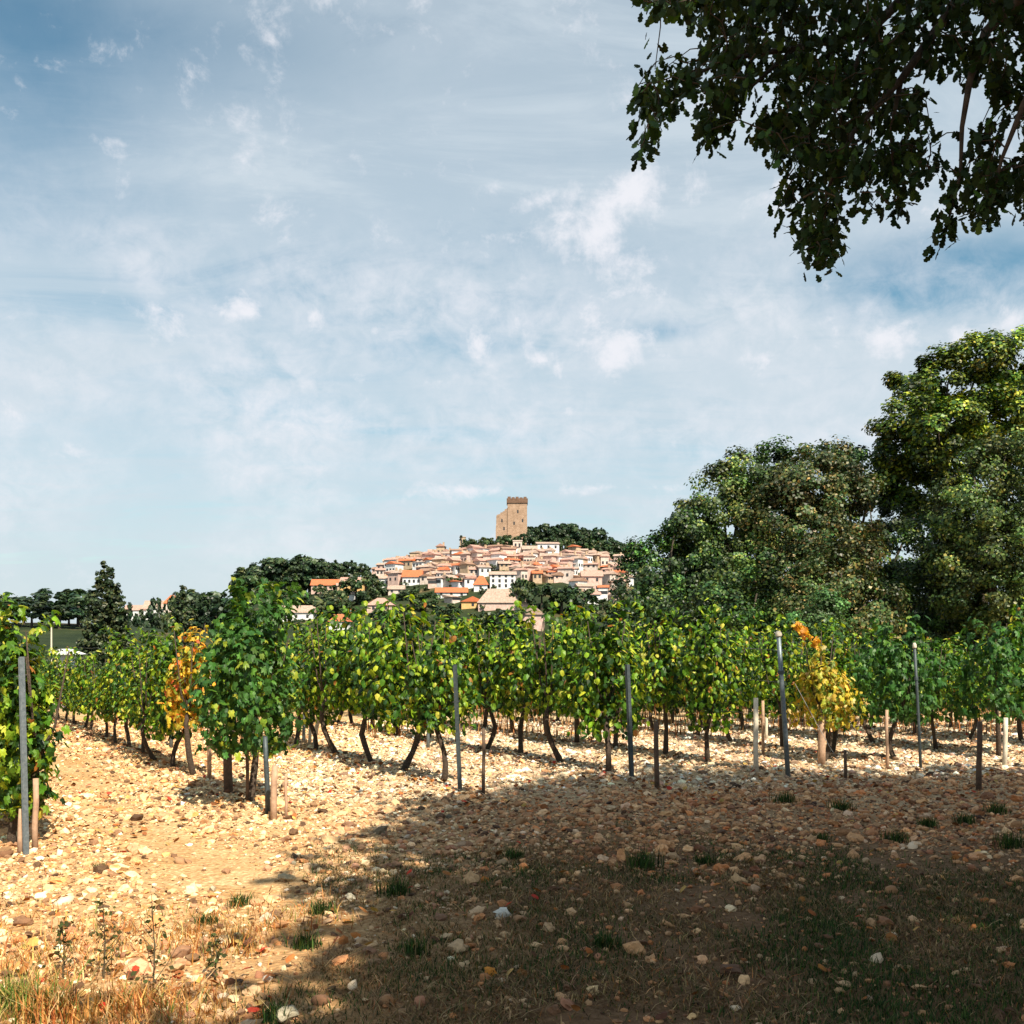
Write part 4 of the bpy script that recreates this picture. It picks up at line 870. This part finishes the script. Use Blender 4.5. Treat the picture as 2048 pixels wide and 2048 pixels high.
for yb in np.arange(1052, 1138, 5.6):
    skyx = np.interp(yb, [1048, 1056, 1070, 1085, 1100, 1138], [790, 740, 700, 690, 650, 610]); x = skyx + rnd.uniform(0, 12)
    xr = np.interp(yb, [1046, 1060, 1140], [1175, 1195, 1150])
    while x < xr:
        wpx = rnd.uniform(13, 30); cxm = x + wpx / 2
        bad = any(a - 4 < cxm < b + 4 and c < yb < d + 3 for a, b, c, d in placed) or any(a < cxm < b and c < yb < d for a, b, c, d in GREEN)
        if yb > 1112 and rnd.random() < .5: bad = True
        if cxm < 740 and yb > 1090 and rnd.random() < .6: bad = True
        if not bad and cnt < 270:
            yy = yb + rnd.uniform(-2.2, 2.2)
            gx, gy, gz = far_at(cxm, yy); k = K * gy
            wm = rnd.choices([W_cream, W_pink, W_white, W_stone], [5, 3, 3, 3])[0]; rm = rnd.choices([R_pink, R_tan, R_red, R_brown], [5, 4, 1.5, 3])[0]
            z_ = [z for z in zones if z[0] <= cxm < z[1]]; zn = z_[0][2] if z_ else 'on the hillside'
            h = rnd.choice([rnd.uniform(2.2, 4.2), rnd.uniform(3, 6.4)]); big_ = wpx > 24 or h > 4
            lab = '%s%s village house with %s tiled roof %s' % ('larger ' if big_ else 'small ', WN[wm], RN[rm], zn)
            house((gx, gy, gz), wpx * k, rnd.uniform(5, 8), h, rnd.uniform(.9, 1.7), rnd.choice([rnd.uniform(-.3, .3), rnd.uniform(.5, .9), rnd.uniform(-.8, -.4)]), wm, rm, lab, 'village houses covering the hill', rnd.choice(['gable', 'gable', 'cross', 'lean', 'gable']), rnd.choice([2, 3, 4]) if wpx > 17 else 2, 1, chim=rnd.random() < .6)
            cnt += 1
        x += wpx * rnd.uniform(.72, 1.25)

# castle ruin on the summit
def stonework(name, a, b, sc):
    m, t, bb, o = new_mat(name); br = N(t, 'ShaderNodeTexBrick', Scale=sc); c = t.nodes.new('ShaderNodeTexCoord')
    mp = N(t, 'ShaderNodeMapping'); mp.inputs[2].default_value = (R(90), 0, 0); t.links.new(c.outputs['Object'], mp.inputs[0]); t.links.new(mp.outputs[0], br.inputs[0])
    br.inputs['Color1'].default_value = (*a, 1); br.inputs['Color2'].default_value = (*b, 1); br.inputs['Mortar'].default_value = (a[0] * .7, a[1] * .68, a[2] * .65, 1); br.inputs['Mortar Size'].default_value = .02
    n = noise_n(t, .35, 7, .7); n2 = noise_n(t, 2.0, 5, .7)
    cc = mix(t, 1.0, br.outputs[0], ramp(t, n, [(.3, (.72, .68, .62)), (.7, (1.15, 1.12, 1.1))]), 'MULTIPLY'); cc = mix(t, 1.0, cc, ramp(t, n2, [(.3, (.8, .8, .8)), (.7, (1.12, 1.12, 1.12))]), 'MULTIPLY')
    t.links.new(cc, bb.inputs['Base Color']); bb.inputs['Roughness'].default_value = .95; bump(t, bb, n2, .6, .3); return m
M_castle = stonework('castle_stone', (.36, .245, .175), (.45, .32, .235), .4); M_castle_dark = stonework('dark_parapet_stone', (.15, .085, .055), (.21, .13, .09), .8)
cy_ = 610.0; cb = at(966, 1022, cy_); cz = tz(cb.x, cy_) - 1; k = K * cy_
cs = empty('castle_ruin', (cb.x, cy_, cz)); tag(cs, 'ruined tan stone castle keep with dark parapet on the summit', 'castle')
def cx(px): return (px - 966) * k
def cz_(py): return at(966, py, cy_).z - cz
m = MB(); zt = cz_(949)
m.box(cx(957.5), cx(994.5), 0, 11, -4, zt); 
m.build('keep_wall', M_castle, cs)
# ruined wing with stepped, sloping top
prof = [(935.5, 1030), (935.2, 1000), (936.4, 985), (936.2, 974), (938, 970), (939.5, 971.5), (941, 969.5), (943, 970), (945, 966), (947, 966.8), (949.5, 964), (951, 964.6), (953, 960), (955, 960.6), (957.5, 957.5), (957.5, 1030)]
m = MB(); pf = [(cx(a), cz_(b)) for a, b in prof]; nP = len(pf)
m.add([(a, 0.6, b) for a, b in pf] + [(a, 3.2, b) for a, b in pf], [tuple(range(nP)), tuple(range(2 * nP - 1, nP - 1, -1))] + [((i + 1) % nP, i, i + nP, (i + 1) % nP + nP) for i in range(nP)])
m.build('wing_wall', M_castle, cs)
m = MB(); m.box(cx(936), cx(936) + 2.4, 3.2, 11, -4, cz_(980)); m.build('side_wall', M_castle, cs)
m = MB(); zt2 = cz_(937); m.box(cx(956), cx(995.8), -.5, 11.5, zt + .003, zt + (zt2 - zt) * .72); 
m.build('parapet', M_castle_dark, cs)
mm = MB().box(-.95, .95, -.45, .45, 0, (zt2 - zt) * .28).mesh('merlon', M_castle_dark)
for i in range(5): link('merlon', mm, cs, (cx(957.6) + 1.0 + i * 2.42, 0.0, zt + (zt2 - zt) * .72 - (0, .35, .1, .5, .15)[i]))
wmesh = MB().box(-.45, .45, -.08, .1, 0, 1.9).mesh('window', M_glass)
for (a, b) in [(977, 968), (986, 985), (970, 990), (947, 985), (951, 1000)]: link('window', wmesh, cs, (cx(a), 0 if a > 957 else .6, cz_(b)))
m = MB(); m.box(cx(952), cx(985), -5, -.8, -4, cz_(1012)); m.build('base_wall', M_castle, cs)
# church tower
def tower_at(x0, x1, yt, yb, wm, label, name, Y=None, roof=None):
    gx, gy, gz = far_at((x0 + x1) / 2, yb); k = K * gy; w_ = (x1 - x0) * k; h = at(x0, yt, gy).z - gz
    e = empty(name, (gx, gy, gz)); tag(e, label, 'tower')
    MB().box(-w_ / 2, w_ / 2, 0, w_, -3, h).build('wall', wm, e)
    MB().box(-w_ / 2 - .25, w_ / 2 + .25, -.25, w_ + .25, h + .003, h + .5).build('cornice', wm, e)
    wn = MB().box(-.5, .5, -.05, .06, 0, 2.2).mesh('window', M_glass)
    for i in (-1, 1): link('window', wn, e, (i * w_ * .22, 0, h - 3.4))
    if roof:
        r_ = MB(); a = w_ / 2 + .2; r_.add([(-a, -.2, h + .5), (a, -.2, h + .5), (a, w_ + .2, h + .5), (-a, w_ + .2, h + .5), (0, w_ / 2, h + roof)], [(0, 1, 4), (1, 2, 4), (2, 3, 4), (3, 0, 4), (0, 3, 2, 1)]); r_.build('roof', R_tan, e)
tower_at(968, 985, 1021, 1052, W_cream, 'pale square church tower just below the castle', 'church_tower')
tower_at(867.5, 878, 1014, 1040, W_stone, 'slim grey stone tower on the ridge left of the castle', 'ruined_tower')

# ------------------------------------------------------------------ distant trees
FG = [((.016, .036, .018), 5), ((.028, .055, .022), 4), ((.045, .075, .028), 2)]
PINEFAR = [crown([(0, 0, 5.6, 3.0, 3.0, 1.7), (1.2, .5, 6.4, 1.8, 1.8, 1.2), (-1.3, -.4, 4.8, 2, 2, 1.4), (.3, 0, 3.3, 2.2, 2.2, 1.6)], 1500, .55, FG, 800 + i, .7, up=.4) for i in range(5)]
CYP = [crown([(0, 0, 1.6 + 1.3 * j, .95 * s, .95 * s, 1.2) for j, s in enumerate((.95, 1.05, 1., .9, .75, .5))], 900, .42, FG, 820 + i, .35, up=.2) for i in range(2)]
BUSH = [crown([(0, 0, 2.0, 2.6, 2.6, 2.0), (1.4, 0, 2.6, 1.8, 1.8, 1.6), (-1.3, .3, 2.4, 1.7, 1.7, 1.5)], 1300, .5, [((.022, .045, .018), 5), ((.045, .075, .024), 4), ((.08, .10, .035), 2)], 830 + i, .6, up=.3) for i in range(4)]
def ftree(px, py_top, py_base, kind, label, Y=None, wide=1.0, group=None, name=None):
    if Y is None: gx, gy, gz = far_at(px, py_base)
    else: gx = (px * 1024 / 1932 - 512) / F * Y; gy = Y; gz = tz(gx, Y)
    top = at(px, py_top, gy).z; H = max(1.5, top - gz); lib, h0, nm = {'pine': (PINEFAR, 7.6, 'pine_tree'), 'cyp': (CYP, 9.0, 'cypress_tree'), 'bush': (BUSH, 4.3, 'tree')}[kind]
    s = H / h0; e = empty(nm, (gx, gy, gz), rnd.uniform(0, 6.28)); tag(e, label, 'tree', group); e.scale = (s * wide, s * wide, s)
    link('crown', rnd.choice(lib), e)['kind'] = 'stuff'
    m = MB(); m.tube([(0, 0, -.4), (0, 0, h0 * .55)], [.25, .15], 6); m.build('trunk', M_oakbark, e)
G1 = 'pines on the ridge left of the village'
for i in range(30):
    px = 458 + i * 7.9 + rnd.uniform(-4, 4); top = np.interp(px, [455, 480, 510, 540, 590, 630, 690], [1092, 1070, 1060, 1051, 1052, 1062, 1064]) + rnd.uniform(-3, 4)
    ftree(px, top, np.interp(px, [455, 560, 690], [1096, 1082, 1082]) + rnd.uniform(-4, 14), 'pine', 'dark pine in the dense ridge wood left of the village, %s' % ('its left third' if i < 10 else 'its middle' if i < 20 else 'its right third'), group=G1, wide=1.1)
for i in range(14):
    px = 470 + i * 15 + rnd.uniform(-4, 4); ftree(px, rnd.uniform(1074, 1084), rnd.uniform(1098, 1106), 'bush', 'round dark tree on the lower edge of the ridge wood', group='trees on the lower edge of the ridge wood')
for px, t_, b_, l in [(665, 1050, 1085, 'slender cypress on the ridge right of the ochre house'), (632, 1048, 1080, 'slender cypress left of the ridge gap'), (728, 1060, 1085, 'dark cypress at the left end of the village'), (961, 1020, 1052, 'narrow cypress touching the church tower'), (870, 1006, 1032, 'cypress rising beside the slim grey tower'), (1052, 984, 1010, 'pointed cypress in the hilltop wood')]:
    ftree(px, t_, b_, 'cyp', l)
for i in range(34):
    px = 985 + i * 6.4 + rnd.uniform(-3, 3); top = np.interp(px, [985, 1000, 1025, 1050, 1075, 1095, 1130, 1190], [1008, 996, 988, 990, 986, 990, 1005, 1036]) + rnd.uniform(-3, 4)
    ftree(px, top, top + rnd.uniform(28, 34), 'pine', 'dark pine in the hilltop wood right of the castle, %s' % ('nearest the castle' if i < 11 else 'around its middle' if i < 22 else 'at its sloping right end'), group='pines on the hilltop right of the castle', wide=1.0)
for i in range(22):
    px = 1000 + i * 8.5; ftree(px, 1012 + (i % 4) * 3 + max(0, px - 1120) * .25, 1038 + max(0, px - 1120) * .2, 'bush', 'round tree on the upper right slope below the hilltop pines', group='round trees below the hilltop pines')
for i in range(12):
    px = 885 + i * 8.3 + rnd.uniform(-2, 2); ftree(px, rnd.uniform(1008, 1020) + (8 if px < 905 else 0), 1038 + rnd.uniform(-4, 8), 'bush', 'dark round tree below the castle wall', group='trees below the castle wall')
for px, t_, b_, l, wd_ in [(985, 1092, 1150, 'tall round garden tree right of the tall white house', .8), (1022, 1100, 1152, 'dark blue-green garden tree right of the big hipped roof', .9), (1060, 1104, 1160, 'olive garden tree near the wood edge', 1.0), (775, 1112, 1150, 'broad dark garden tree in the lower village', 1.3), (805, 1118, 1152, 'second garden tree in the lower village', 1.2),
        (690, 1078, 1128, 'tall dark tree left of the village edge', .9), (712, 1092, 1128, 'dark blue tree by the pinkish tower house', .9), (672, 1090, 1140, 'big tree below the ochre house', 1.0), (858, 1088, 1108, 'round tree among roofs left of the orange pyramid roof', 1.3), (600, 1112, 1160, 'broad tree between the left farmhouses', 1.2), (640, 1120, 1170, 'green tree left of the pink-roofed villa', 1.2),
        (560, 1110, 1150, 'dark tree behind the white low farmhouse', 1.2), (1090, 1112, 1165, 'dark tree against the tall pink house', 1.0), (720, 1148, 1185, 'bush below the pink-roofed villa', 1.2), (840, 1140, 1180, 'bush left of the ochre gabled house', 1.2), (955, 1150, 1190, 'reddish-green bush below the hipped roof', 1.4), (900, 1150, 1190, 'green bush below the ochre gable', 1.3), (760, 1140, 1180, 'bush beneath the garden trees', 1.3), (1120, 1140, 1190, 'bush below the white house at the wood edge', 1.3)]:
    ftree(px, t_, b_, 'bush', l, wide=wd_)
for i in range(60):
    px = (345 + rnd.uniform(0, 330)) if i < 34 else rnd.uniform(690, 1150); b_ = rnd.uniform(1120, 1185) if i < 34 else rnd.uniform(1150, 1195); ftree(px, b_ - rnd.uniform(14, 24), b_, 'bush', 'scattered small green tree on the low %s slope' % ('left' if i < 34 else 'front'), group='scattered trees on the lower slope', wide=1.1)
for i in range(46):
    px = rnd.uniform(720, 1160); b_ = rnd.uniform(1060, 1125); ftree(px, b_ - rnd.uniform(8, 15), b_, 'bush', 'small dark garden tree squeezed among the village roofs', group='garden trees among the roofs', wide=1.0)
for i in range(10):
    px = 352 + i * 11 + rnd.uniform(-3, 3); ftree(px, rnd.uniform(1106, 1122), 1150, 'pine' if i % 3 else 'cyp', 'small dark tree on the skyline right of the smaller conical tree', Y=rnd.uniform(330, 380), group='skyline trees left of the pine ridge')
for i, (px, t_) in enumerate([(12, 1122), (45, 1124), (80, 1112), (112, 1116), (148, 1110), (170, 1130), (60, 1138), (130, 1136), (95, 1142), (-15, 1128), (28, 1146), (155, 1142)]):
    ftree(px, t_, 0, 'pine', 'dark umbrella pine in the clump at the far left', Y=235 + 10 * (i % 3), group='umbrella pines at the far left', wide=1.7)
for i, (px, t_, kd) in enumerate([(245, 1140, 'pine'), (258, 1142, 'pine'), (288, 1122, 'pine'), (312, 1128, 'cyp'), (340, 1118, 'pine'), (330, 1130, 'bush')]):
    ftree(px, t_, 0, kd, 'small dark tree behind the white villas at left', Y=345, group='trees behind the left villas', wide=.5)
# the two conical trees
def cone_tree(px, py, hw, Y, label, seed, n):
    gx = (px * 1024 / 1932 - 512) / F * Y; gz = tz(gx, Y); top = at(px, py, Y).z; H = top - gz; wd = hw * K * Y
    prof_ = np.interp(np.linspace(0, 1, 17), [0, .2, .45, .63, .8, .95, 1], [1.12, 1.15, 1.0, .82, .60, .38, .22])
    Ls = [(wd * .07 * math.sin(j * 2.1), wd * .05 * math.cos(j * 3), H * (.08 + .88 * j / 16), wd * f, wd * f, H * .07) for j, f in enumerate(prof_)]
    tree('cypress_tree', label, 'tree', (gx, Y, gz), H * .6, .18, crown(Ls, n, .26, [((.022, .040, .016), 5), ((.045, .065, .022), 3), ((.075, .09, .03), 2)], seed, .26, up=.3, inner=.3, per=28))
cone_tree(200, 1064, 44, 100, 'big conical dark green tree standing above the left vines', 901, 24000)
cone_tree(345, 1102, 25, 140, 'smaller conical dark tree left of the bushy vine', 902, 11000)
# utility pole, white shed and pale bank seen past the left row
p = at(97, 1212, 150); zb = tz(p.x, 150); pole = empty('utility_pole', (p.x, 150, zb)); tag(pole, 'thin pale utility pole in the far left field', 'pole'); topz = at(97, 1168, 150).z - zb
MB().tube([(0, 0, -.5), (0, 0, topz)], [.15, .10], 8).build('shaft', M_woodwhite, pole); MB().box(-1.1, 1.1, -.07, .07, topz - .5, topz - .35).build('crossarm', M_woodwhite, pole)
for (a, b, w_, Y, wm, lab) in [(110, 1246, 34, 75, W_white, 'small white gabled shed seen past the left row of vines'), (98, 1292, 26, 52, W_pink, 'low pinkish block shed below the white shed')]:
    gx = (a * 1024 / 1932 - 512) / F * Y; zb = tz(gx, Y); k = K * Y; h = at(a, b - (14 if wm is W_white else 12), Y).z - zb
    house((gx, Y + 1.2, zb), w_ * k * .8, 2.4, max(.5, h), .3 if wm is W_white else .12, .2, wm, R_tan if wm is W_pink else W_white, lab, None, 'cross', 1, 1, name='shed')

scene.render.resolution_x = 1024; scene.render.resolution_y = 1024
